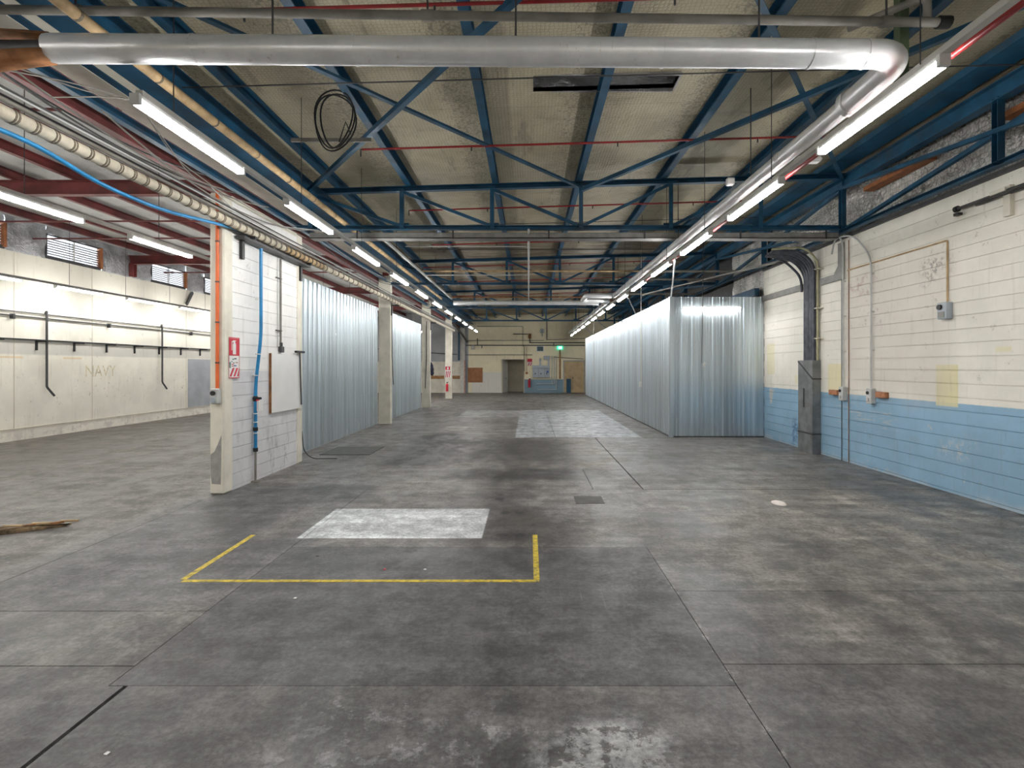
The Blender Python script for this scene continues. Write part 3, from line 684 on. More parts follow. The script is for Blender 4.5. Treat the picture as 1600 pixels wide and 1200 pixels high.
# ================================================================== GALVANISED STORES
PITCH = 0.254
def sheet_profile(width):
    pr = []; u = 0
    n = round(width/PITCH); p = width/n
    for i in range(n):
        b = i*p
        pr += [(b, 0), (b+0.010, 0.034), (b+0.044, 0.034), (b+0.054, 0), (b+p*0.46-.014, 0), (b+p*0.46-.006, 0.011), (b+p*0.46+.010, 0.011), (b+p*0.46+.018, 0), (b+p*0.74-.014, 0), (b+p*0.74-.006, 0.011), (b+p*0.74+.010, 0.011), (b+p*0.74+.018, 0)]
    pr.append((width, 0)); return pr
def sheet_mesh(width, height, axis):              # axis 'y': sheet runs along +y, ribs toward -x / +x ; 'x': along +x, ribs toward -y
    b = G(); lo, hi = [], []
    for u, d in sheet_profile(width):
        if axis == 'x': a = (u, -d)
        elif axis == 'y-': a = (-d, u)
        else: a = (d, u)
        lo.append(b.bm.verts.new((a[0], a[1], 0))); hi.append(b.bm.verts.new((a[0], a[1], height)))
    for i in range(len(lo)-1): b.bm.faces.new((lo[i], lo[i+1], hi[i+1], hi[i]))
    me = b.mesh(name='sheet'); me.materials.append(M['galv']); return me
SH = 3.78; SX0, SY0, SY1 = 3.83, 13.8, 34.4
st = thing('galvanised_store', 'long galvanised sheet store room beside the blue and cream wall', 'store room', (5, 24, 0))
off = -WLOC[st.name]
W_ = 0.762
n = 27; wy = (SY1-SY0)/n; me = sheet_mesh(wy, SH-0.03, 'y-')
for i in range(n):
    o = link('side_sheet', me, None, st); o.location = off+Vector((SX0+random.uniform(-.004, .004), SY0+i*wy, 0.03))
n = 3; wx = (XR-0.0-SX0)/n; me = sheet_mesh(wx, SH-0.03, 'x')
for i in range(n):
    o = link('front_sheet', me, None, st); o.location = off+Vector((SX0+i*wx, SY0+random.uniform(-.004, .004), 0.03))
G().box(SX0-.042, SX0+.06, SY0-.044, SY0-.038, 0, SH).box(SX0-.044, SX0-.038, SY0-.042, SY0+.06, 0, SH).done('corner_flashing', 'galv', st)
G().box(SX0+.0, XR, SY0+.0, SY0+.05, 0, .03).box(SX0+.0, SX0+.05, SY0, SY1, 0, .03).done('floor_track', 'darkgrey', st)
G().box(SX0, XR, SY0+.002, SY0+.05, SH-.05, SH).box(SX0+.002, SX0+.05, SY0, SY1, SH-.05, SH).done('head_track', 'galv', st)
G().box(SX0+.05, XR, SY0+.05, SY1, SH-.09, SH-.05).done('lid', 'darkgrey', st)
G().box(SX0, XR, SY1, SY1+.03, 0, SH).done('rear_panel', 'galv', st)
# screens on the partition line
for (y0, y1, lab) in ((10.28, 16.9, 'galvanised panel screen between the block partition and first cream pillar'), (17.1, 23.7, 'galvanised panel screen between the first and second cream pillars')):
    s_ = thing('panel_screen', lab, 'screen', (-4.98, (y0+y1)/2, 0)); off = -WLOC[s_.name]
    n = 9; wy = (y1-y0)/n; me = sheet_mesh(wy, 3.82, 'y+')
    for i in range(n):
        o = link('sheet', me, None, s_); o.location = off+Vector((-4.98+random.uniform(-.004, .004), y0+i*wy, 0.03))
    G().box(-5.03, -4.985, y0, y1, 3.78, 3.86).box(-5.03, -4.985, y0, y1, 0, 0.04).done('rail', 'galv', s_)

# ================================================================== LIGHTS
bt = thing('led_batten', 'x', 'light', (0, 0, 0)); 
def make_batten(L, label, group, along='y'):
    t = thing('led_batten', label, 'light', (0, 0, 0), group)
    def bx(x0, x1, y0, y1, z0, z1, nm, m, bev=0.0):
        if along == 'x': x0, x1, y0, y1 = y0, y1, x0, x1
        return G().box(x0, x1, y0, y1, z0, z1, bev=bev).done(nm, m, t)
    bx(-.033, .033, -L/2, L/2, 0.0, 0.035, 'housing', 'white')
    bx(-.036, .036, -L/2+.02, L/2-.02, -0.042, 0.0, 'diffuser', 'led')
    bx(-.039, .039, -L/2-.012, -L/2+.02, -0.045, 0.037, 'end_cap', 'white')
    bx(-.039, .039, L/2-.02, L/2+.012, -0.045, 0.037, 'end_cap', 'white')
    return t
bpy.data.objects.remove(bt)
ZL = 4.03
def row(X, starts, L, label, group, z=ZL):
    p0 = None
    for y in starts:
        loc = Vector((X, y+L/2, z))
        if p0 is None: p0 = make_batten(L, label, group); p0.location = loc
        else: clone(p0, loc-p0.location)
RX, LX = 2.88, -3.12  # rows run on unseen behind the camera, battens added to light near surfaces
row(RX, [3.55+2.28*i for i in range(-4, 14)], 1.5, 'white LED batten in the row beneath the long silver duct', 'right row of LED battens')
row(LX, [4.06+2.53*i for i in range(-3, 11) if i != -1], 1.5, 'white LED batten in the row along the pillars, beside the tan pipe', 'left row of LED battens')
row(-6.5, [5.95+2.4*i for i in range(-4, 12)], 1.5, 'white LED batten hung in the side bay behind the block partition', 'side bay LED battens')
row(-12.2, [13.2+2.35*i*1.0 for i in range(-8, 9) if True], 1.45, 'white LED batten hung close to the cream window wall', 'LED battens along the window wall', z=3.98)
sb = make_batten(1.56, 'white LED batten fixed across the front of the galvanised store', None, 'x')
if 'group' in sb: del sb['group']
sb.location = (P(1112, 480, 13.7).x, SY0-0.085, P(0, 480, 13.7).z)
for (y0, lab) in ((20.6, 'white LED batten on the top edge of the galvanised store side'),):
    b_ = make_batten(1.5, lab, None); b_.location = (SX0-.077, y0+.75, 3.70)
# trunking / hangers over each row
def trunk(X, z, y0, y1, lab, mat='trunk', hang=True, top=5.5, dy=2.28, w=0.03, rx=0.0):
    t = thing('lighting_trunking', lab, 'trunking', (X, y0, z))
    G().box(X-w, X+w, y0, y1, z, z+0.05).done('rail', mat, t)
    if hang:
        y = y0+0.4
        while y < y1:
            G().cyl((X+rx, y, z+0.03), (X+rx, y, top), 0.005, 6).done('hanger_rod', 'darkgrey', t); y += dy
    return t
trunk(RX, ZL+0.036, -5.8, 34.6, 'pale steel trunking carrying the right row of battens', top=5.7, dy=2.28, rx=-.034)
trunk(LX, ZL+0.036, -3.6, .6, 'short length of pale trunking over the unseen left battens added behind the camera', top=5.6, dy=2.53)
trunk(LX, ZL+0.036, 4.1, 32.0, 'pale steel trunking carrying the left row of battens', top=5.6, dy=2.53)
trunk(-6.5, ZL+0.036, -5.8, 34, 'pale steel trunking carrying the side bay battens', top=5.74, dy=2.4)
trunk(-12.2, 3.98+0.036, -5.8, 34, 'grey rail carrying the battens by the window wall', 'trunk_grey', top=5.74, dy=1.9, w=0.022)
# ================================================================== DUCTS, PIPES AND CABLES OVERHEAD
def tubeobj(name, path, r, mat, parent=None, bend=0.0, n=10, **kw):
    return G().tube(path, r, n, bend).done(name, mat, parent, smooth=True, **kw)
DZ, DX, DY, DR = 4.34, 2.95, 4.0, 0.105
cd = thing('cross_duct', 'large silver clad duct crossing the hall overhead, bending into the long duct', 'duct', (0, DY, DZ))
cdp = fillet([(-3.73, DY, DZ+.045), (DX, DY, DZ), (DX, 4.7, DZ-.02)], 0.26, 8)
G().tube(cdp, DR, 20).done('duct_shell', 'alu', cd, smooth=True)
for X in (-2.6, -1.35, -0.15, 1.05, 2.2, 2.62):
    G().cyl((X-.012, DY, DZ+.045*(DX-X)/6.68), (X+.012, DY, DZ+.045*(DX-X)/6.68), DR+.004, 20).done('seam_band', 'alu', cd, smooth=True)
G().cyl((DX, 4.66, DZ-.02), (DX, 4.72, DZ-.02), DR+.02, 20).done('flange', 'alu', cd, smooth=True)
for X in (-2.0, -0.1, 1.8): G().cyl((X, DY, DZ+.1), (X, DY, 5.5), 0.008, 6).done('hanger_rod', 'darkgrey', cd)
# peeled brown lagging at its open end
def flap(z0, z1, lift, name):
    b = G(); rows = []
    for i in range(9):
        t = i/8; row = []
        for j in range(7):
            a = z0+(z1-z0)*j/6; rr = DR*0.98+0.06*t
            x = -3.72-1.5*t; yy = DY-rr*math.cos(a)*(1+.2*t); zz = DZ+.045+rr*math.sin(a)+lift*t+0.015*math.sin(5*t+j)
            row.append(b.bm.verts.new((x, yy, zz)))
        rows.append(row)
    for r0, r1 in zip(rows, rows[1:]):
        for j in range(6): b.bm.faces.new((r0[j], r0[j+1], r1[j+1], r1[j]))
    o = b.done(name, 'brown_wrap', cd, smooth=True); md = o.modifiers.new('thick', 'SOLIDIFY'); md.thickness = 0.012
flap(0.75, 2.2, 0.03, 'torn_lagging'); flap(-2.0, -0.45, -0.15, 'torn_lagging')
G().cyl((-5.4, DY, DZ+.04), (-3.6, DY, DZ+.045), 0.062, 12).done('inner_pipe', 'darkgrey', cd, smooth=True)
ld = thing('long_duct', 'long silver clad duct running down the hall with a sideways expansion loop', 'duct', (DX, 10, DZ))
y1, y2 = 17.6, 18.9
G().tube(fillet([(DX, 4.72, DZ-.02), (DX, y1, DZ), (1.98, y1, DZ), (1.98, y2, DZ), (DX, y2, DZ), (DX, YE-.3, DZ)], 0.22, 6), DR-.02, 18).done('duct_shell', 'alu', ld, smooth=True)
for Y in [6.0+1.25*i for i in range(9)]+[20+1.6*i for i in range(9)]:
    G().cyl((DX, Y-.012, DZ-.005), (DX, Y+.012, DZ-.005), DR-.016, 18).done('seam_band', 'alu', ld, smooth=True)
for Y in (6.8, 10.1, 13.5, 16.9, 23.7, 30.4): G().cyl((DX, Y, DZ+.08), (DX, Y, 5.6), 0.007, 6).done('hanger_rod', 'darkgrey', ld)
tubeobj('far_cross_duct', [(-2.9, 19.75, DZ+.02), (2.7, 19.75, DZ+.02)], 0.09, 'alu', n=16, label='silver clad duct crossing the hall beyond the expansion loop', cat='duct')
# grey pipe with valve above the first duct
gp = thing('grey_cross_pipe', 'dull grey steel pipe crossing above the large silver duct', 'pipe', (0, 4.3, 4.83))
a, b = P(-60, 14, 4.3), P(1465, 35, 4.3)
G().tube([a, b], 0.036, 12).done('pipe', 'grey_pipe', gp, smooth=True)
for x in (118, 668, 1385): 
    q = a.lerp(b, (P(x, 0, 4.3).x-a.x)/(b.x-a.x)); G().cyl(q-Vector((.05, 0, 0)), q+Vector((.05, 0, 0)), 0.045, 12).done('coupling', 'grey_pipe', gp, smooth=True)
    G().cyl(q, q+Vector((0, 0, .75)), 0.009, 6).done('hanger_rod', 'darkgrey', gp)
G().cyl(b, b+Vector((.1, 0, 0)), 0.05, 10).done('valve_body', 'black', gp, smooth=True)
q = P(1449, 30, 4.3); G().tube([q, q+Vector((0, 0, .2)), q+Vector((-.35, .5, .25))], 0.032, 10, 0.08).done('branch', 'grey_pipe', gp, smooth=True)
G().ball(q+Vector((0, 0, .2)), 0.06).done('elbow', 'grey_pipe', gp, smooth=True)
gpost = P(1407, 40, 4.6); G().box(gpost.x-.04, gpost.x+.04, 4.55, 4.63, DZ+.12, 5.75).done('green_post', simple('olive_paint', (0.07, 0.10, 0.05), .6), label='olive green hanger post above the duct bend', cat='post')
# red sprinkler pipes across the roof
for i, (Y, xa, xb) in enumerate(((4.9, -2.7, 5.4), (8.05, -2.62, 5.0), (11.2, -2.6, 4.8), (14.35, -2.7, 4.8), (17.5, -3.6, 4.9), (20.6, -3.6, 4.9), (24.6, -3.6, 4.9), (28.2, -3.6, 5))):
    t = thing('sprinkler_pipe', 'thin red sprinkler pipe crossing below the roof purlins', 'pipe', (0, Y, 5.4), 'red sprinkler pipes')
    pp = G().tube([(xa, Y, topz(xa)-.13), (xb, Y, topz(xb)-.13)], 0.017, 8).done('pipe', 'red_pipe', t, smooth=True)
    G().tube([(xa, Y, topz(xa)-.13), (xa-.02, Y, topz(xa)-.13), (xa-.02, Y, topz(xa)-.24)], 0.012, 8).done('end_drop', 'darkgrey', t)
    for X in (-0.9, 1.4, 3.6): G().cyl((X, Y, topz(X)-.13), (X, Y, topz(X)-.2), 0.012, 8).done('sprinkler_head', 'darkgrey', pp)
tubeobj('red_main_pipe', [(3.02, -5.8, 4.12), (3.02, 14.5, 4.12)], 0.024, 'red_pipe', label='red fire main beside the right row of battens', cat='pipe')
# tan lagged pipe, left
tp = thing('tan_lagged_pipe', 'tan lagged pipe running beside the left valley beam', 'pipe', (-3.62, 8, 4.72))
G().tube([(-3.62, -5.8, 4.72), (-3.62, 21.2, 4.72)], 0.05, 12).done('lagging', 'tan_wrap', tp, smooth=True)
for Y in [3.2+0.9*i for i in range(20)]: G().cyl((-3.62, Y-.012, 4.72), (-3.62, Y+.012, 4.72), 0.053, 12).done('band', 'band', tp)
# cream lagged pipe along the partition
WX, WZ = -4.38, 4.02
wpp = thing('cream_lagged_pipe', 'cream lagged pipe with dark straps along the head of the block partition', 'pipe', (WX, 8, WZ))
G().tube([(WX, -5.8, WZ), (WX, 9.15, WZ)], 0.062, 14).done('lagging', 'cream_wrap', wpp, smooth=True)
G().tube([(WX, 9.22, WZ), (WX, 10.9, WZ)], 0.058, 14).done('stained_lagging', 'tan_wrap', wpp, smooth=True, label='brown stained stretch of lagging')
G().tube([(WX, 10.95, WZ), (WX, 30, WZ)], 0.06, 14).done('lagging', 'cream_wrap', wpp, smooth=True)
bm_ = G().cyl((0, -.008, 0), (0, .008, 0), 0.066, 14).mesh(name='strap'); bm_.materials.append(M['band'])
offw = -WLOC[wpp.name]
yy = 3.95
while yy < 17.5:
    for d in (0, 0.03):
        o = link('strap', bm_, None, wpp); o.location = offw+Vector((WX, yy+d, WZ))
    yy += 0.185 if yy < 10.9 else 0.33
for Y in (8.05, 10.12, 16.95, 23.75):
    G().box(FX+.005 if Y < 11 else -4.56, FX+.05 if Y < 11 else -4.52, Y, Y+.07, WZ-.42, WZ-.06).box(FX+.005, WX+.08, Y, Y+.07, WZ-.105, WZ-.065).done('wall_bracket', 'black', wpp)
G().box(FX+.02, WX-.0, 7.9, 10.3, WZ-.13, WZ-.09).done('bearer_rail', 'darkgrey', wpp)
# grey conduits bundled above it
for i, (dx, dz, r, m_) in enumerate(((.0, .11, .022, 'grey_pipe'), (.075, .15, .012, 'grey_pipe'), (.13, .12, .009, 'conduit'), (.04, .19, .010, 'darkgrey'), (-.06, .17, .013, 'darkgrey'))):
    tubeobj('service_pipe', [(WX+dx, -5.8, WZ+dz), (WX+dx, 30, WZ+dz)], r, m_, label='grey service pipe bundled above the cream lagged pipe', cat='pipe', group='bundled service pipes')
for i, (X, z, y0, y1, d) in enumerate(((-4.72, 4.55, 4.5, 7.8, .18), (-4.62, 4.58, 4.5, 8.6, .22), (-4.8, 4.6, 4.5, 7.2, .12), (-4.5, 4.6, 5.4, 10.1, .35), (-4.4, 4.62, 10.1, 16.9, .35), (-4.3, 4.62, 10.1, 16.9, .2), (-4.45, 4.62, 16.9, 23.7, .3))):
    tubeobj('loose_cable', sag((X, y0, z), (X+.25, y1, z), d, 14), 0.010, 'grey_pipe' if i % 2 else 'darkgrey', n=6, label='loose cable sagging over the head of the partition', cat='cable', group='sagging loose cables')
for i, pts in enumerate((((0, 108, 4.25), (110, 128, 4.7), (214, 157, 5.2), (270, 245, 6.3), (345, 300, 7.4)), ((10, 100, 4.3), (140, 145, 4.9), (214, 158, 5.25), (300, 280, 6.7), (350, 296, 7.5)), ((80, 152, 4.5), (160, 151, 4.9), (212, 156, 5.2)), ((235, 240, 5.9), (262, 262, 6.2), (330, 290, 7.0), (400, 330, 8.2), (478, 372, 10.0)), ((330, 292, 7.1), (372, 335, 7.7), (420, 352, 8.6), (500, 360, 10.2)))):
    tubeobj('pale_cable', fillet([P(*q_) for q_ in pts], .4, 5), 0.0065, 'conduit' if i == 4 else 'grey_pipe', n=6, label='pale slack cable strung below the cream soffit', cat='cable', group='pale slack cables')
# blue air hose and drop on the partition
bp = thing('blue_air_line', 'blue compressed air pipe running down the block partition to the floor', 'pipe', (-4.45, 8.4, 0))
bx_ = -4.50
path = [P(-30, 190, 4.1), P(60, 228, 4.6), P(150, 285, 5.2), P(250, 328, 6.1), P(350, 352, 7.45), P(398, 366, 8.45)]
G().tube(fillet(path, .5, 4), 0.022, 10).done('hose', 'blue_pipe', bp, smooth=True, label='bright blue flexible hose')
Yd = 8.45; px = P(405, 0, Yd).x
drop = [(px+.03, Yd, 3.85), (px+.03, Yd, 2.4), (px-.06, Yd, 1.6), (px-.06, Yd, 0.52)]
G().tube(drop, 0.026, 12, .2).done('drop_pipe', 'blue_pipe', bp, smooth=True)
for z in (3.0, 2.1, 1.75, 1.12, 0.98, .80): G().cyl((px-.02 if z > 2 else px-.06, Yd, z), (px-.02 if z > 2 else px-.06, Yd, z+.015), .045, 10).done('clip', 'white', bp)
for z in (1.33, .84, .50): G().cyl((px-.06, Yd, z), (px-.06, Yd, z+.06), .038, 12).done('coupling', 'black', bp)
G().tube([(px-.06, Yd, .5), (px-.06, Yd, .0)], .018, 8).done('steel_tail', 'grey_pipe', bp)
G().cyl((px-.06, Yd, .0), (px-.06, Yd, .02), .07, 10).done('foot_flange', 'grey_pipe', bp)
G().cyl((px-.06, Yd, 1.38), (px+.04, Yd-.02, 1.38), .02, 8).ball((px-.06, Yd, 1.38), .045).done('ball_valve', 'black', bp, smooth=True)
G().box(px-.03, px-.02+.02, Yd-.02, Yd+.12, 1.17, 1.34).done('tag', 'sign_white', bp, label='white hanging tag')
G().box(px-.035, px-.02, Yd-.03, Yd+.05, 1.335, 1.365).done('valve_lever', 'red', bp)
# first cable tray under the truss, conduits
tr = thing('cable_tray', 'grey steel cable tray slung across the hall under the first truss', 'cable tray', (1, 10.3, 4.45))
G().box(-4.35, 6.15, 10.16, 10.42, 4.45, 4.465).box(-4.35, 6.15, 10.16, 10.175, 4.45, 4.56).box(-4.35, 6.15, 10.405, 10.42, 4.45, 4.56).done('tray', 'trunk_grey', tr)
for X in (-3.4, -1.5, 0.4, 2.3, 4.2, 5.9): G().box(X-.015, X+.015, 10.145, 10.16, 4.44, 4.66).done('hanger', 'darkgrey', tr)
for i, dz in enumerate((4.487, 4.487)): G().tube([(-4.3, 10.24+.07*i, dz), (6.1, 10.24+.07*i, dz)], .02, 8).done('tray_cable', 'cable', tr)
tubeobj('white_conduit', [(0, 9.9, 4.55), (0, 22, 4.55)], 0.022, 'conduit', label='pale conduit running down the middle of the hall', cat='conduit')
tubeobj('silver_conduit', [(-2.95, 10.45, 4.5), (-2.95, 19.6, 4.5)], 0.035, 'conduit', label='silver conduit running beside the left row of battens', cat='conduit')
for Y, x0, x1, z, m_, r in ((12.9, -3.1, -.05, 4.93, 'conduit', .014), (15.2, -3.1, .0, 4.62, 'conduit', .014), (15.7, -3.3, 4.6, 4.83, 'tan_wrap', .028), (14.6, -2.6, 3.6, 5.25, 'darkgrey', .014), (22.8, -3.4, 4.5, 5.0, 'brown_wrap', .03)):
    tubeobj('cross_conduit', [(x0, Y, z), (x1, Y, z)], r, m_, label='slim pipe crossing the hall among the far trusses', cat='pipe', group='slim cross pipes')
for i, Y in enumerate((6.15, 12.4)):
    tubeobj('tie_wire', [(-4.4, Y, topz(-4)-.16), (6.1, Y, topz(6)-.16)], .008, 'darkgrey', n=6, label='dark tie wire stretched under the roof paper', cat='wire', group='roof tie wires')
# coil of black cable hung on the brace
cl = thing('cable_coil', 'coil of black cable hanging from the roof brace', 'cable', P(521, 186, 6.6))
for k, (rx, rz, ph, cx) in enumerate(((.24, .40, 0, 0), (.21, .37, .4, .03), (.25, .38, .9, -.015))):
    c = P(521, 186, 6.6)+Vector((cx, .03*k, -.01*k)); pts = []
    for i in range(33):
        a_ = 2*math.pi*i/32; pts.append(c+Vector((rx*math.cos(a_)+.03*math.sin(2*a_+ph), .05*math.sin(a_+ph), rz*math.sin(a_))))
    G().tube(pts, .011, 8).done('loop', 'black', cl, smooth=True)
G().tube([P(548, 210, 6.55), P(540, 190, 6.5), P(530, 222, 6.5)], .01, 6).done('loose_end', 'black', cl)
# short brown bracket, sensor, emergency light
G().bar(P(455, 219, 7.2), P(580, 219, 7.2), .03, .05).done('bracket_bar', 'grey_pipe', label='grey bracket bar spanning two purlins behind the cable coil', cat='bracket')
q = P(1141, 284, 7.0); G().box(q.x-.05, q.x+.05, q.y-.04, q.y+.04, q.z-.05, q.z+.05, bev=.01).done('sensor_box', 'white', label='small white sensor box hung beside the long duct', cat='sensor')
q = P(1262, 250, 5.75); G().box(q.x-.14, q.x+.14, q.y-.06, q.y+.06, q.z-.03, q.z+.03, bev=.02).done('emergency_light', 'white', label='unlit white emergency light under the right trunking', cat='light')
# braces between right trunking and store
for i, (y0, y1) in enumerate(((10.15, 13.87), (15.3, 18.4), (22.8, 25.4), (27.4, 30.6))):
    tubeobj('stay', [(RX+.03, y0, 4.09), (SX0+.03, y1, SH+.008)], .018, 'conduit', label='pale steel stay from the right trunking to the galvanised store', cat='stay', group='stays of the store')
for (Y, zt, zb) in ((17.2, 5.6, 1.37), (29.7, 5.6, 1.16)):
    dc = thing('drop_conduit', 'thin white conduit with a socket box on the side of the store', 'conduit', (SX0-.052, Y, zb), 'conduits on the store side')
    G().tube([(SX0-.052, Y, zt), (SX0-.052, Y, zb)], .014, 8).done('conduit', 'white_pipe', dc, smooth=True)
    G().box(SX0-.1, SX0-.036, Y-.06, Y+.06, zb-.16, zb+.02, bev=.01).done('socket_box', 'white', dc)
pc = thing('pendant_cord', 'black cord with a white plug hanging in front of the store', 'cord', (P(1100, 0, 13.5).x, 13.5, 5.6)); X_ = P(1100, 0, 13.5).x
G().tube([(X_, 13.5, 5.88), (X_, 13.62, 3.4), (X_, 13.66, 2.0)], .009, 8).done('cord', 'black', pc)
q = P(1100, 570, 13.66); G().box(q.x-.025, q.x+.025, 13.63, 13.69, q.z-.05, q.z+.06, bev=.006).done('plug', 'white', pc)
# dark services above the store
for i, (Y, z, x0, x1) in enumerate(((14.6, 4.62, 3.6, 6.4), (16.4, 4.7, 3.2, 6.5), (19, 4.6, 3.4, 6.53))):
    tubeobj('store_service_pipe', [(x0, Y, z), (x1, Y, z)], .035, 'grey_pipe', label='grey pipe crossing above the galvanised store', cat='pipe', group='pipes above the store')
G().bar((XR-.1, 14.0, 3.95), (XR-.1, 15.9, 3.95), .12, .2).done('blue_lintel', 'blue', label='short blue beam over the store roof against the foil', cat='beam')
G().poly([(3.7, 16.4, 4.2), (6.1, 12.4, 4.45), (6.1, 12.7, 4.45), (3.7, 16.7, 4.2)], (0, 0, .04)).done('sloping_tray', 'trunk_grey', label='flat grey tray sloping across above the store corner', cat='cable tray')
# ================================================================== RIGHT WALL FITTINGS
cb = thing('cable_riser', 'grey floor box with thick slate cables rising up the block wall', 'cable riser', (6.24, 11.4, 0))
G().box(6.15, XR-.003, 11.1, 11.69, 0.0, 0.42).done('base_box', 'cabinet', cb)
G().box(6.15, XR-.003, 11.1, 11.69, 0.45, 2.04, bev=.006).done('cover_box', 'cabinet', cb)
G().box(6.14, XR, 11.09, 11.7, 0.42, 0.45).done('strap', 'darkgrey', cb)
G().box(6.14, XR, 11.088, 11.1, 1.62, 1.65).done('strap', 'darkgrey', cb)
G().bar((6.145, 11.1, 1.64), (6.145, 11.68, 2.02), .012, .03).done('strap', 'darkgrey', cb)
G().box(6.143, 6.15, 11.42, 11.46, 1.0, 1.42).done('slot', 'black', cb)
for i in range(6):
    y = 11.2+.068*i+(.02 if i > 2 else 0); r = .032
    G().tube([(6.24, y, 1.9), (6.24, y, 4.15-.03*i), (5.95, y, 4.42-.02*i), (5.35, y, 4.45-.01*i)], r, 10, .35, 8).done('cable', 'cable', cb, smooth=True)
G().tube([(6.28, 11.13, 1.9), (6.28, 11.13, 4.22), (6.0, 11.13, 4.5), (5.3, 11.16, 4.46)], .022, 8, .35, 8).done('cable', 'cable_yellow', cb, smooth=True, label='pale yellow cable')
G().tube([(6.22, 11.66, 3.6), (6.2, 11.66, 3.95), (5.85, 11.66, 4.3), (5.4, 11.5, 4.4)], .028, 8, .3, 8).done('cable', 'cable', cb, smooth=True)
for z in (2.5, 3.15, 4.0): G().box(6.2, XR-.001, 11.0, 11.12, z, z+.025).done('wall_bracket', 'cream_dull', cb)
# grey trunking along the wall
gt = thing('wall_trunking', 'flat grey steel trunking along the upper block wall, turning up near the tray', 'trunking', (XR, 12, 3.7))
G().box(XR-.05, XR, 11.75, 13.78, 3.66, 3.80).box(XR-.05, XR, 10.42, 11.05, 3.66, 3.80).done('trunk_run', 'trunk_grey', gt)
G().box(XR-.05, XR, 10.28, 10.42, 3.66, 4.40).poly([(XR-.05, 10.42, 3.8), (XR-.05, 10.55, 3.8), (XR-.05, 10.42, 3.95)], (.05, 0, 0)).done('trunk_riser', 'trunk_grey', gt)
# two conduits with switch boxes
for i, (x, zt, lab) in enumerate(((1321, 4.6, 'grey switch box and conduit standing next to the brown paint line on the wall'), (1365, 4.3, 'grey switch box with hooped white conduit beside the larger brick stub'))):
    Y = XR*F/(x-CX); t = thing('switch_conduit', lab, 'switch', (XR, Y, 1.3))
    xx = XR-.05
    if i == 0: pth = [(xx, Y, 1.5), (xx, Y, 4.45), (xx-.12, Y+.25, 4.8), (xx-.5, Y+.5, 4.75), (xx-.7, Y+.6, 4.55)]
    else: pth = [(xx, Y, 1.5), (xx, Y, 3.95), (xx-.05, Y+.45, 4.45), (xx-.1, Y+.95, 4.5), (xx-.1, Y+1.05, 4.2)]
    G().tube(pth, .017, 8, .25, 6).done('conduit', 'conduit', t, smooth=True)
    bxo = G().box(XR-.1, XR-.002, Y-.07, Y+.07, 1.22, 1.5, bev=.012).done('box', 'conduit', t)
    G().cyl((XR-.1, Y+.01, 1.42), (XR-.12, Y+.01, 1.42), .03, 12).done('knob', 'black', bxo)
    G().cyl((XR-.1, Y+.01, 1.30), (XR-.115, Y+.01, 1.30), .03, 12).done('socket', 'trunk', bxo)
    for z in (2.2, 2.9, 3.6): G().box(XR-.05, XR-.001, Y-.025, Y+.025, z, z+.02).done('saddle', 'conduit', t)
for x in (1316, 1327): 
    Y = XR*F/(x-CX); tubeobj('bare_pipe', [(XR-.012, Y, 0.0), (XR-.012, Y, 4.4)], .008, 'brown_wrap' if x > 1320 else 'darkgrey', n=6, label='thin brown pipe running floor to wall head' if x > 1320 else 'thin dark pipe running floor to wall head', cat='pipe')
for x, w_, lab in ((1306, .28, 'small terracotta brick stub jutting from the wall by the switch'), (1381, .26, 'larger terracotta brick stub jutting from the wall beside the hooped conduit')):
    Y = XR*F/(x-CX); z = P(x, 613 if x < 1350 else 617, Y).z
    b_ = G().box(XR-.07, XR, Y-w_/2, Y+w_/2, z-.055, z+.05, bev=.006).done('brick_stub', 'brick_red', label=lab, cat='brick')
iso = thing('isolator_switch', 'grey isolator switch high on the block wall with a brown conduit above', 'switch', (XR, 7.73, 2.7)); Y = 7.73
bxo = G().box(XR-.11, XR-.002, Y-.085, Y+.085, 2.62, 2.87, bev=.01).done('box', 'switchgear', iso)
G().cyl((XR-.11, Y+.02, 2.8), (XR-.14, Y+.02, 2.8), .04, 12).done('dial', 'black', bxo)
G().box(XR-.118, XR-.11, Y-.06, Y+.06, 2.64, 2.73).done('cover', 'trunk_grey', bxo)
G().tube([(XR-.02, Y, 2.87), (XR-.02, Y, 3.81), (XR-.02, 10.15, 3.81)], .013, 8, .03, 3).done('conduit', 'tan_wrap', iso, smooth=True)
rp = thing('wall_pipe', 'dark grey pipe stub with an open valve high on the block wall', 'pipe', (XR, 7, 4.2))
G().tube([(XR-.09, 7.45, 4.2), (XR-.09, 4.5, 4.2)], .022, 10).tube([(XR-.05, 7.2, 4.17), (XR-.05, 4.5, 4.17)], .014, 8).done('pipe', 'darkgrey', rp, smooth=True)
G().cyl((XR-.09, 7.45, 4.2), (XR-.09, 7.5, 4.2), .045, 12).box(XR-.12, XR-.05, 7.42, 7.5, 4.1, 4.14).done('valve', 'black', rp, smooth=True)
G().box(XR-.06, XR, 6.68, 6.78, 3.88, 4.28).box(XR-.13, XR, 6.68, 6.9, 4.2, 4.25).done('wall_bracket', 'cream', rp)
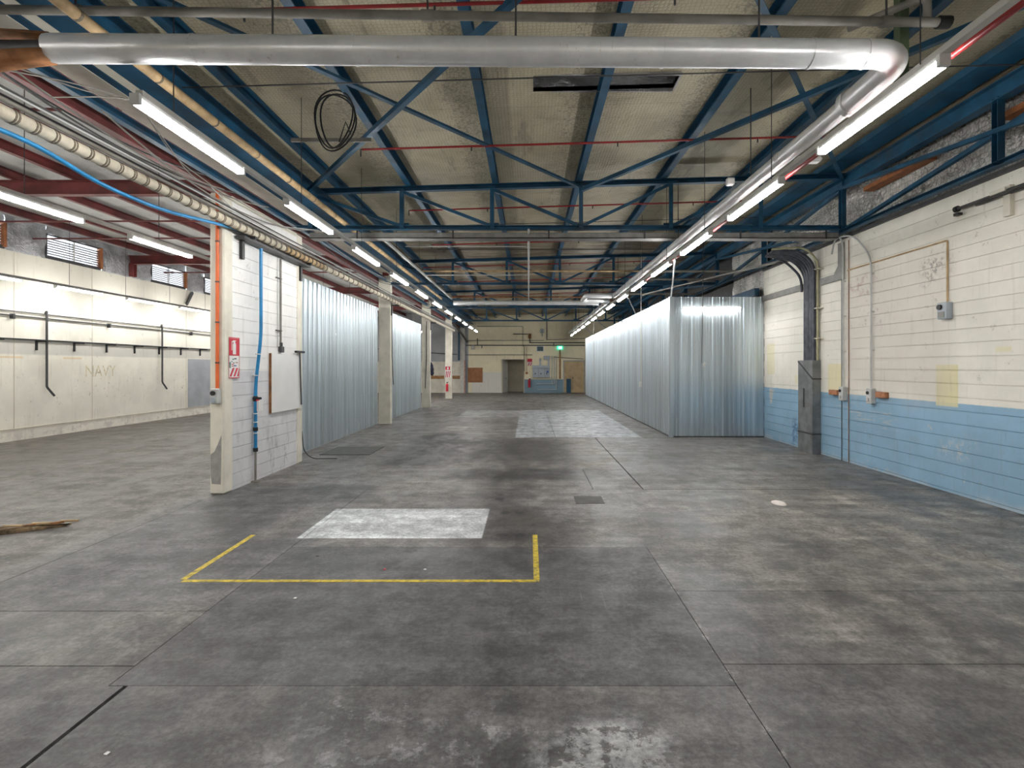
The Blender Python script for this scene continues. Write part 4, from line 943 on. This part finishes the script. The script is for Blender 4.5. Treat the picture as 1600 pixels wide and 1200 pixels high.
# ================================================================== PARTITION FITTINGS
def pv(y_, z): return (FX, y_, z)
sg = thing('fire_sign', 'red and white fire extinguisher sign panel on the block partition', 'sign', (FX+.02, 7.87, 2.0))
XS = FX+.016; ya, yb = 7.735, 8.02
def sp(y0, y1, z0, z1, m_, nm, d=.002, base=XS): return G().box(base, base+d, y0, y1, z0, z1).done(nm, m_, sg)
sp(ya, yb, 1.73, 2.345, 'sign_white', 'backing', .004)
b0 = XS+.004
sp(ya+.01, yb-.01, 2.07, 2.335, 'red', 'red_field', .002, b0)
sp(ya+.035, yb-.035, 2.07+.015, 2.335-.02, 'red', 'red_field', .003, b0)
ym = (ya+yb)/2
for z0, z1, w_ in ((2.09, 2.25, .042), (2.25, 2.27, .03), (2.27, 2.29, .018), (2.29, 2.305, .04)):
    sp(ym-w_, ym+w_, z0, z1, 'sign_white', 'extinguisher_shape', .0045, b0)
sp(ym-.075, ym-.06, 2.15, 2.28, 'sign_white', 'hose_shape', .0045, b0); sp(ym-.075, ym-.02, 2.275, 2.29, 'sign_white', 'hose_shape', .0045, b0)
random.seed(3)
for k in range(12):
    y0 = random.uniform(ya+.02, yb-.08); z0 = random.uniform(1.90, 2.03); w_ = random.uniform(.02, .06)
    sp(y0, y0+w_, z0, z0+random.uniform(.006, .02), ('sign_teal', 'sign_blue', 'red', 'darkgrey')[k % 4], 'print_mark', .0015, b0)
sp(ya+.015, ya+.05, 1.88, 1.97, 'sign_teal', 'print_mark', .0015, b0)
for k in range(-1, 3):
    y0 = ya+.02+.1*k
    pts = [(y0, 1.75), (y0+.045, 1.75), (y0+.125, 1.88), (y0+.08, 1.88)]
    pts = [(min(max(p_[0], ya+.012), yb-.012), p_[1]) for p_ in pts]
    if len({round(p_[0], 4) for p_ in pts}) > 2: G().poly([(b0, p_[0], p_[1]) for p_ in pts], (.002, 0, 0)).done('red_stripe', 'red', sg)
for (y0, y1, z0, z1) in ((ya, yb, 1.725, 1.737), (ya, ya+.008, 1.73, 2.345), (yb-.008, yb, 1.73, 2.345), (ya, yb, 2.338, 2.35)): sp(y0, y1, z0, z1, 'red', 'red_border', .002, b0)
# orange conduit with switch
oc = thing('orange_conduit', 'orange conduit dropping to a grey rotary switch on the cream pier', 'conduit', (FX-.1, 7.6, 1.5))
x0 = P(339.5, 0, 7.6).x
G().tube([(x0, 7.6, 1.58), (x0, 7.6, 4.5)], .024, 12).done('conduit', 'orange_pipe', oc, smooth=True)
for z in (1.95, 2.55, 3.15, 3.75): G().cyl((x0, 7.6, z), (x0, 7.6, z+.02), .03, 10).done('saddle', 'darkgrey', oc)
bxo = G().box(x0-.07, x0+.05, 7.53, 7.62, 1.35, 1.58, bev=.015).done('switch_box', 'conduit', oc)
G().cyl((x0-.02, 7.53, 1.51), (x0-.02, 7.51, 1.51), .035, 14).done('rotary_knob', 'black', bxo)
G().cyl((x0-.02, 7.53, 1.41), (x0-.02, 7.515, 1.41), .04, 14).done('socket_face', 'switchgear', bxo)
# vertical conduit with a socket
vc = thing('socket_conduit', 'thin grey conduit ending in a dark socket above the whiteboard', 'conduit', (FX+.02, 9.33, 2.1))
G().tube([(FX+.02, 9.36, 2.25), (FX+.02, 9.36, 3.87)], .016, 8).tube([(FX+.015, 9.24, 2.25), (FX+.015, 9.24, 3.87)], .005, 6).done('conduit', 'grey_pipe', vc, smooth=True)
G().box(FX, FX+.06, 9.3, 9.42, 2.16, 2.27, bev=.01).cyl((FX+.03, 9.36, 2.27), (FX+.03, 9.36, 2.34), .025, 8).done('socket', 'darkgrey', vc)
for z in (2.55, 3.5): G().box(FX, FX+.03, 9.2, 9.4, z, z+.015).done('saddle', 'darkgrey', vc)
wb = thing('whiteboard', 'blank white wall board with a red left edge on the block partition', 'whiteboard', (FX, 9.55, 1.1))
G().box(FX+.014, FX+.034, 8.99, 10.14, 1.09, 2.13).done('panel', 'board', wb)
G().box(FX+.0, FX+.037, 8.975, 8.99, 1.08, 2.14).done('edge_trim', 'brown_wrap', wb)
G().box(FX+.014, FX+.037, 8.99, 10.14, 1.08, 1.09).done('edge_trim', 'trunk', wb)
sq = thing('squeegee', 'black long handled squeegee hung head up beside the whiteboard', 'squeegee', (FX+.05, 10.1, 1.1))
G().tube([(FX+.058, 10.05, 2.17), (FX+.055, 10.13, 1.15)], .014, 8).done('handle', 'darkgrey', sq, smooth=True)
G().box(FX+.038, FX+.085, 9.87, 10.22, 2.17, 2.21).done('head', 'black', sq)
tubeobj('floor_cable', [(FX-.02, 10.32, .6), (FX+.0, 10.35, .2), (FX+.15, 10.4, .03), (FX+.6, 10.55, .012)], .01, 'darkgrey', bend=.15, label='dark cable trailing from the screen onto the floor', cat='cable')
# pillar fittings
tubeobj('hanging_cable', [(-4.53, 16.95, 4.0), (-4.53, 16.98, 2.3), (-4.5, 16.98, 1.5), (-4.48, 16.98, 1.3)], .014, 'black', label='black cable hanging down the first cream pillar', cat='cable')
tubeobj('hanging_cable', [(-4.72, 23.68, 4.0), (-4.72, 23.68, 2.3), (-4.78, 23.68, .9)], .016, 'darkgrey', label='dark cable hanging down the second cream pillar', cat='cable')
jk = G(); c = P(672, 576, 23.8)
for k, (rr, zz) in enumerate(((.07, .2), (.1, .1), (.11, -.05), (.09, -.2))): jk.ball((c.x+.02+.02*k, 23.85, c.z+zz), rr, 1, .8, 1.5)
jk.done('jacket', 'navy_cloth', smooth=True, label='dark jacket hanging on the second cream pillar', cat='jacket')
f2 = thing('fire_sign', 'red and white striped fire sign on the free standing cream pillar', 'sign', P(700, 580, 30.38))
q0, q1 = P(695.5, 590, 30.39), P(704, 572, 30.39)
G().box(q0.x, q1.x, 30.385, 30.398, q0.z, q1.z).done('backing', 'sign_white', f2)
G().box(q0.x+.02, q1.x-.02, 30.38, 30.386, q0.z+.45, q1.z-.02).done('red_field', 'red', f2)
G().box((q0.x+q1.x)/2-.05, (q0.x+q1.x)/2+.05, 30.376, 30.381, q0.z+.48, q1.z-.06).done('extinguisher_shape', 'sign_white', f2)
for k in range(3): G().poly([(q0.x+.02+.1*k, 30.38, q0.z+.02), (q0.x+.07+.1*k, 30.38, q0.z+.02), (q0.x+.12+.1*k, 30.38, q0.z+.38), (q0.x+.07+.1*k, 30.38, q0.z+.38)], (0, .005, 0)).done('red_stripe', 'red', f2)
fe = thing('fire_extinguisher', 'small red fire extinguisher on the free standing cream pillar', 'extinguisher', P(698, 607, 30.3))
q = P(698.5, 604, 30.28); G().cyl(q-Vector((0, 0, .28)), q+Vector((0, 0, .1)), .075, 14).ball(q+Vector((0, 0, .1)), .075).done('cylinder', 'red', fe, smooth=True)
G().cyl(q+Vector((0, 0, .17)), q+Vector((0, 0, .25)), .02, 8).box(q.x-.03, q.x+.08, q.y-.02, q.y+.02, q.z+.24, q.z+.27).done('valve_handle', 'black', fe)

# ================================================================== SIDE BAY WALL
def rail(y0, y1, z, lab):
    t = thing('shelf_rail', lab, 'rail', (XL, 16, z))
    G().box(XL+.02, XL+.06, y0, y1, z, z+.03).done('bar', 'black', t)
    for k in range(9):
        Y = 12.55+1.135*k
        G().box(XL+.01, XL+.05, Y-.02, Y+.02, z-.26, z+.01).box(XL+.02, XL+.32, Y-.015, Y+.015, z-.04, z).done('bracket', 'black', t)
rail(-2, 24, 2.60, 'long black shelf rail with brackets on the cream window wall')
for z, lab in ((3.33, 'upper thin pipe along the cream window wall'), (3.22, 'lower thin pipe along the cream window wall')):
    tubeobj('wall_pipe', [(XL+.05, -2, z), (XL+.05, 26, z-.02)], .014 if z > 3.3 else .018, 'darkgrey', label=lab, cat='pipe')
for Y in (13.0, 16.0, 19.9): G().box(XL, XL+.1, Y, Y+.05, 3.12, 3.25).done('pipe_clip', 'darkgrey', label='small dark clip under the wall pipes', cat='clip', group='clips on the window wall')
for Y, lab in ((13.9, 'dark drop hose with a bent end, by the faded ochre stripe'), (18.28, 'dark drop hose beyond the faded lettering')):
    tubeobj('drop_hose', [(XL+.06, Y-.0, 3.33), (XL+.07, Y+.03, 3.42), (XL+.1, Y, 3.3), (XL+.1, Y, 1.35), (XL+.14, Y+.18, 1.1)], .028, 'darkgrey', bend=.05, label=lab, cat='hose')
G().bar((XL+.05, 20.0, 4.8), (XL+.12, 19.55, 4.28), .06, .1).done('broken_strut', 'darkgrey', label='dark broken strut hanging by the window sill', cat='strut')
cu = bpy.data.curves.new('letters', 'FONT'); cu.body = 'NAVY'; cu.size = .48; cu.extrude = .001
to = bpy.data.objects.new('tmp_text', cu); C.objects.link(to)
bpy.context.view_layer.update()
me = bpy.data.meshes.new_from_object(to.evaluated_get(bpy.context.evaluated_depsgraph_get())); bpy.data.objects.remove(to)
wid = max(v.co.x for v in me.vertices)
for v in me.vertices:
    x, y, z = v.co; v.co = (XL+.003+z*.3, 15.2+x*(1.15/wid), 1.6+y*1.05)
link('faded_lettering', me, 'faded', label='faded ochre letters NAVY painted on the cream window wall', cat='lettering')

# ================================================================== END WALL
def flat(name, x0, y0, x1, y1, m_, lab, cat, d=.04, Y=YE, bev=0.0):
    a_, b_ = P(x0, y1, Y), P(x1, y0, Y)
    return G().box(a_.x, b_.x, Y-d, Y-.002, a_.z, b_.z, bev=bev).done(name, m_, label=lab, cat=cat)
flat('pinboard', 731, 574.5, 754, 597.5, 'pinboard', 'brown pinboard on the end wall', 'pinboard')
G().box(P(719.5, 0, YE).x, P(727, 0, YE).x, YE-.25, YE-.001, 0, 4.9).done('corner_pier', 'pale_panel', label='pale grey pier in the corner of the end wall', cat='pier')
tubeobj('pink_pipe', [(P(726, 0, 37).x, 37, 0), (P(726, 0, 37).x, 37, P(0, 563, 37).z)], .05, simple('pink_paint', (.55, .33, .29), .6), label='faded pink pipe standing by the end wall pier', cat='pipe')
tubeobj('blue_downpipe', [(P(717, 0, 36.9).x, 36.9, P(0, 563, 36.9).z), (P(717, 0, 36.9).x, 36.9, P(0, 505, 36.9).z)], .07, 'blue', label='blue downpipe on the end wall pier', cat='pipe')
tubeobj('bent_pipe', [(-4.5, 30.4, 4.5), (-4.5, 34, 4.15), (-4.45, 37.2, 3.7)], .07, 'darkgrey', label='dark pipe sloping to the end wall corner', cat='pipe')
flat('timber_rail', 672, 587, 694, 592, 'timber', 'brown timber rail on the side bay end wall', 'timber', .06)
flat('timber_rail', 705, 587, 719, 592, 'timber', 'short brown timber rail beside the pale pier', 'timber', .06)
sw = thing('switchboard', 'grey switchboard cabinets on the end wall under a trunk box', 'switchboard', P(846, 590, YE))
a_, b_ = P(832, 590, YE), P(859, 576, YE); w3 = (b_.x-a_.x)/3
for k in range(3):
    cdo = G().box(a_.x+w3*k+.01, a_.x+w3*(k+1)-.01, YE-.22, YE-.01, a_.z, b_.z, bev=.01).done('cabinet_door', 'switchgear', sw)
    G().box(a_.x+w3*k+.15, a_.x+w3*k+.23, YE-.23, YE-.22, a_.z+.25, a_.z+.33).done('handle', 'black', cdo)
G().box(a_.x+w3*2+.18, a_.x+w3*2+.32, YE-.225, YE-.218, a_.z+.35, a_.z+.5).done('warning_mark', 'sign_blue', sw)
c_ = P(832, 571, YE); G().box(a_.x, b_.x, YE-.18, YE-.01, b_.z+.02, c_.z).done('top_box', 'switchgear', sw)
c0, c1 = P(849.5, 562, YE), P(859, 556, YE); G().box(c0.x, c1.x, YE-.15, YE-.01, c0.z, c1.z).done('trunk_box', 'switchgear', sw)
for x in (844, 857): G().box(P(x, 0, YE).x-.06, P(x, 0, YE).x+.06, YE-.1, YE-.01, c_.z, P(0, 560, YE).z).done('riser', 'switchgear', sw)
for x in (862.5, 866, 869): G().cyl((P(x, 0, YE).x, YE-.05, P(0, 609 if x > 866 else 600, YE).z), (P(x, 0, YE).x, YE-.05, P(0, 556, YE).z), .03, 8).done('conduit', 'conduit', sw)
G().cyl((P(838, 0, YE).x, YE-.05, P(0, 600, YE).z), (P(866, 0, YE).x, YE-.05, P(0, 600, YE).z), .025, 8).cyl((P(840, 0, YE).x, YE-.05, P(0, 609, YE).z), (P(869, 0, YE).x, YE-.05, P(0, 609, YE).z), .02, 8).done('conduit', 'conduit', sw)
hw = thing('high_window', 'small dark teal window with a white frame on the end wall', 'window', P(844, 545, YE))
a_, b_ = P(838, 549.5, YE), P(850, 540.5, YE)
G().box(a_.x, b_.x, YE-.05, YE-.002, a_.z, b_.z).done('window_frame', 'white', hw)
G().box(a_.x+.06, b_.x-.06, YE-.056, YE-.05, a_.z+.05, b_.z-.05).done('pane', 'teal_glass', hw)
ex = thing('exit_sign', 'lit green running man exit sign on the end wall', 'exit sign', P(875, 543, YE))
a_, b_ = P(870, 546.5, YE), P(879.5, 540.5, YE); G().box(a_.x, b_.x, YE-.2, YE-.1, a_.z, b_.z, bev=.02).done('sign_box', 'exit', ex); sbx = bpy.data.objects[[o.name for o in ex.children][0]] if ex.children else ex
G().box(a_.x+.13, a_.x+.21, YE-.205, YE-.2, a_.z+.06, b_.z-.06).box(a_.x+.27, a_.x+.33, YE-.205, YE-.2, a_.z+.06, b_.z-.06).done('pictogram', 'exit_white', sbx)
G().box((a_.x+b_.x)/2-.02, (a_.x+b_.x)/2+.02, YE-.1, YE, b_.z-.1, b_.z-.05).done('arm', 'white', ex)
tubeobj('orange_post', [(P(875, 0, 37.2).x, 37.2, P(0, 592, 37.2).z), (P(875, 0, 37.2).x, 37.2, P(0, 547, 37.2).z)], .055, 'timber', label='orange brown pipe under the exit sign', cat='pipe')
dd = thing('ply_double_door', 'tan plywood double door in a grey frame beside the galvanised store', 'door', P(897, 613, YE))
a_, b_ = P(881.5, 613.2, YE), P(912, 564, YE); mx = (a_.x+b_.x)/2
for x0, x1 in ((a_.x, mx-.006), (mx+.006, b_.x)): G().box(x0, x1, YE-.06, YE-.01, .02, b_.z-.03).done('leaf', 'door_ply', dd)
G().box(a_.x-.07, a_.x, YE-.08, YE, 0, b_.z+.05).box(b_.x, b_.x+.05, YE-.08, YE, 0, b_.z+.05).box(a_.x, b_.x, YE-.08, YE, b_.z-.02, b_.z+.05).done('frame', 'grey_clad', dd)
G().box(mx-.12, mx-.04, YE-.1, YE-.06, 1.05, 1.13).done('handle', 'darkgrey', dd)
flat('blue_post', 885, 592, 892, 613.5, 'blue', 'blue panel leaning on the plywood door', 'panel', .05, YE-.11)
fs = thing('fire_sign', 'small red and white striped fire sign by the doorway', 'sign', P(826, 566, YE))
a_, b_ = P(824, 571.5, YE), P(831.5, 560.5, YE)
G().box(a_.x, b_.x, YE-.03, YE-.01, a_.z, b_.z).done('backing', 'sign_white', fs)
G().box(a_.x, b_.x, YE-.034, YE-.03, a_.z+.28, b_.z).done('red_field', 'red', fs)
for k in range(2): G().poly([(a_.x+.03+.15*k, YE-.034, a_.z), (a_.x+.1+.15*k, YE-.034, a_.z), (a_.x+.19+.15*k, YE-.034, a_.z+.25), (a_.x+.12+.15*k, YE-.034, a_.z+.25)], (0, .004, 0)).done('red_stripe', 'red', fs)
fx = thing('fire_extinguisher', 'red fire extinguisher on the blue dado by the doorway', 'extinguisher', P(827, 606, YE)); q = P(827, 600, 37.2)
G().cyl(q-Vector((0, 0, .25)), q+Vector((0, 0, .25)), .09, 14).ball(q+Vector((0, 0, .25)), .09).done('cylinder', 'red', fx, smooth=True)
G().box(q.x-.03, q.x+.1, q.y-.02, q.y+.02, q.z+.33, q.z+.4).done('valve_handle', 'black', fx)
rb = P(823, 583, YE-.1); G().ball((rb.x, rb.y, rb.z), .09, 1.1, .6, .9).cyl((rb.x, rb.y, rb.z), (rb.x, rb.y, P(0, 541, YE).z), .015, 6).done('alarm_bell', 'orange_timber', smooth=True, label='round brown bell with its conduit beside the doorway', cat='bell')
fn = thing('wall_luminaire', 'round grey fan high on the end wall', 'luminaire', P(847, 518, YE))  # stands for a round high-bay lamp fixture, unlit, with crossed bars and hub
q = P(847, 517, YE-.15); G().cyl(q, q+Vector((0, .1, 0)), .17, 20).done('cage', 'switchgear', fn, smooth=True)
for k in range(4):
    a2 = k*math.pi/2; G().bar(q+Vector((.03*math.cos(a2), -.01, .03*math.sin(a2))), q+Vector((.14*math.cos(a2), -.01, .14*math.sin(a2))), .01, .08).done('face_bar', 'white', fn)
G().ball(q+Vector((0, -.02, 0)), .035).done('hub', 'darkgrey', fn); G().cyl(q-Vector((0, 0, .17)), q-Vector((0, 0, .4)), .03, 8).done('stem', 'switchgear', fn)
for i, pts in enumerate((((728, 539.5), (914, 539.5)), ((827, 535.5), (914, 535.5)), ((745, 510), (817, 510), (817, 541), (819, 541), (819, 580)), ((802, 522), (828, 522), (828, 535)), ((728, 532), (850, 532)), ((854.5, 500), (854.5, 531)), ((728, 554.5), (832, 554.5)), ((865, 558), (912, 561)), ((854, 531), (914, 529)))):
    tubeobj('wall_conduit', [P(x, y, YE-.06) for x, y in pts], .035 if i in (0, 1, 3) else .02, 'darkgrey', label='dark pipe run fixed to the cream end wall', cat='pipe', group='pipe runs on the end wall')
flat('pipe_box', 825.5, 521.5, 830, 529, 'brown_wrap', 'small rusty box at the end of a pipe run', 'box', .15)
for i, (x, y0, y1) in enumerate(((746, 529, 540), (753, 539, 544), (865, 535, 541))): flat('pipe_support', x-.5, y0, x+.6, y1, 'darkgrey', 'small dark support on an end wall pipe run', 'support', .08)['group'] = 'pipe supports on the end wall'
q = P(739, 543, YE-.1); G().box(q.x-.12, q.x+.12, YE-.2, YE-.02, q.z-.15, q.z+.15, bev=.03).done('speaker_box', 'pale_panel', label='pale box fixed high at the corner of the end wall', cat='box')
tubeobj('side_bay_cable', sag((XL+.02, 37.24, 3.4), (-5.2, 37.24, 2.8), .05), .03, 'darkgrey', label='dark cable along the grey side bay end wall', cat='cable')

# ================================================================== FLOOR ITEMS
def tape(x0, x1, y0, y1, lab): G().box(x0, x1, y0, y1, .0005, .0022).done('floor_tape', 'yellow', label=lab, cat='tape')
tape(-3.07, .095, 4.515, 4.565, 'long worn yellow tape strip across the dark slab')
tape(.045, .098, 4.57, 5.78, 'short yellow tape strip running toward the wheel marks')
G().poly([(-3.11, 4.57, .0005), (-3.055, 4.57, .0005), (-3.08, 5.78, .0005), (-3.135, 5.78, .0005)], (0, 0, .0017)).done('floor_tape', 'yellow', label='short yellow tape strip on the side of the pillars', cat='tape')
G().box(-4.5, -3.42, 11.0, 12.1, .0, .012).done('pit_cover', 'plate', label='dark steel pit cover lying on the floor by the screen', cat='cover')
G().box(.66, 1.06, 7.1, 7.5, .0, .004).done('floor_plate', 'plate', label='small square grey plate set in the floor past the yellow tape', cat='plate')
q = P(1218, 786, 7.1); G().ball((q.x, 7.12, 0.0), .09, 1, 1.5, .32).done('pale_disc', 'pink', smooth=True, label='pale pinkish round lump on the concrete before the blue wall', cat='lump')
rt = thing('rotten_timber', 'rotten broken timber lump lying on the side bay floor', 'timber', (-5.6, 5.9, 0))
b_ = G(); random.seed(5)
base = [(-6.6, 5.62), (-6.2, 5.72), (-5.9, 5.86), (-5.68, 6.0), (-5.5, 6.12)]
rows = []
for i, (x, y) in enumerate(base):
    w_ = .13*(1-.18*i); h_ = .11*(1-.2*i); row = []
    for k in range(8):
        a2 = math.pi*k/7; row.append(b_.bm.verts.new((x+random.uniform(-.02, .02), y-w_*math.cos(a2)+random.uniform(-.02, .02), h_*math.sin(a2)+random.uniform(-.004, .02))))
    rows.append(row)
for r0, r1 in zip(rows, rows[1:]):
    for k in range(7): b_.bm.faces.new((r0[k], r0[k+1], r1[k+1], r1[k]))
b_.done('core', simple('rotten_wood', (.16, .11, .06), .9, var=.5, sc=14, bump=.5, dirt=(.35, .3, .2), dirt_amt=.7), rt)
for k in range(6):
    x, y = -6.15+.12*k, 5.82+.05*k; G().bar((x, y, .05+.02*(k % 2)), (x+.16, y+.06, .06), .03, .02).done('splinter', 'tan_wrap' if k % 2 else 'brown_wrap', rt)
for i, (x, y, m_, lab) in enumerate(((461, 935, 'sign_white', 'tiny white paper scrap on the dark slab'), (601, 890, 'red', 'tiny red scrap inside the yellow tape'), (496, 869, 'darkgrey', 'tiny dark splinter inside the yellow tape'), (664, 890, 'sign_white', 'tiny white scrap beside the red one'), (167, 1178, 'sign_white', 'small white scrap near the worn floor groove'))):
    Y = GY(y); q = P(x, y, Y); s_ = .013 if i != 4 else .012
    G().poly([(q.x-s_, Y-s_*.6, .001), (q.x+s_*.8, Y-s_, .001), (q.x+s_, Y+s_*.7, .001), (q.x-s_*.5, Y+s_, .001)], (0, 0, .004)).done('litter_scrap', m_, label=lab, cat='litter')
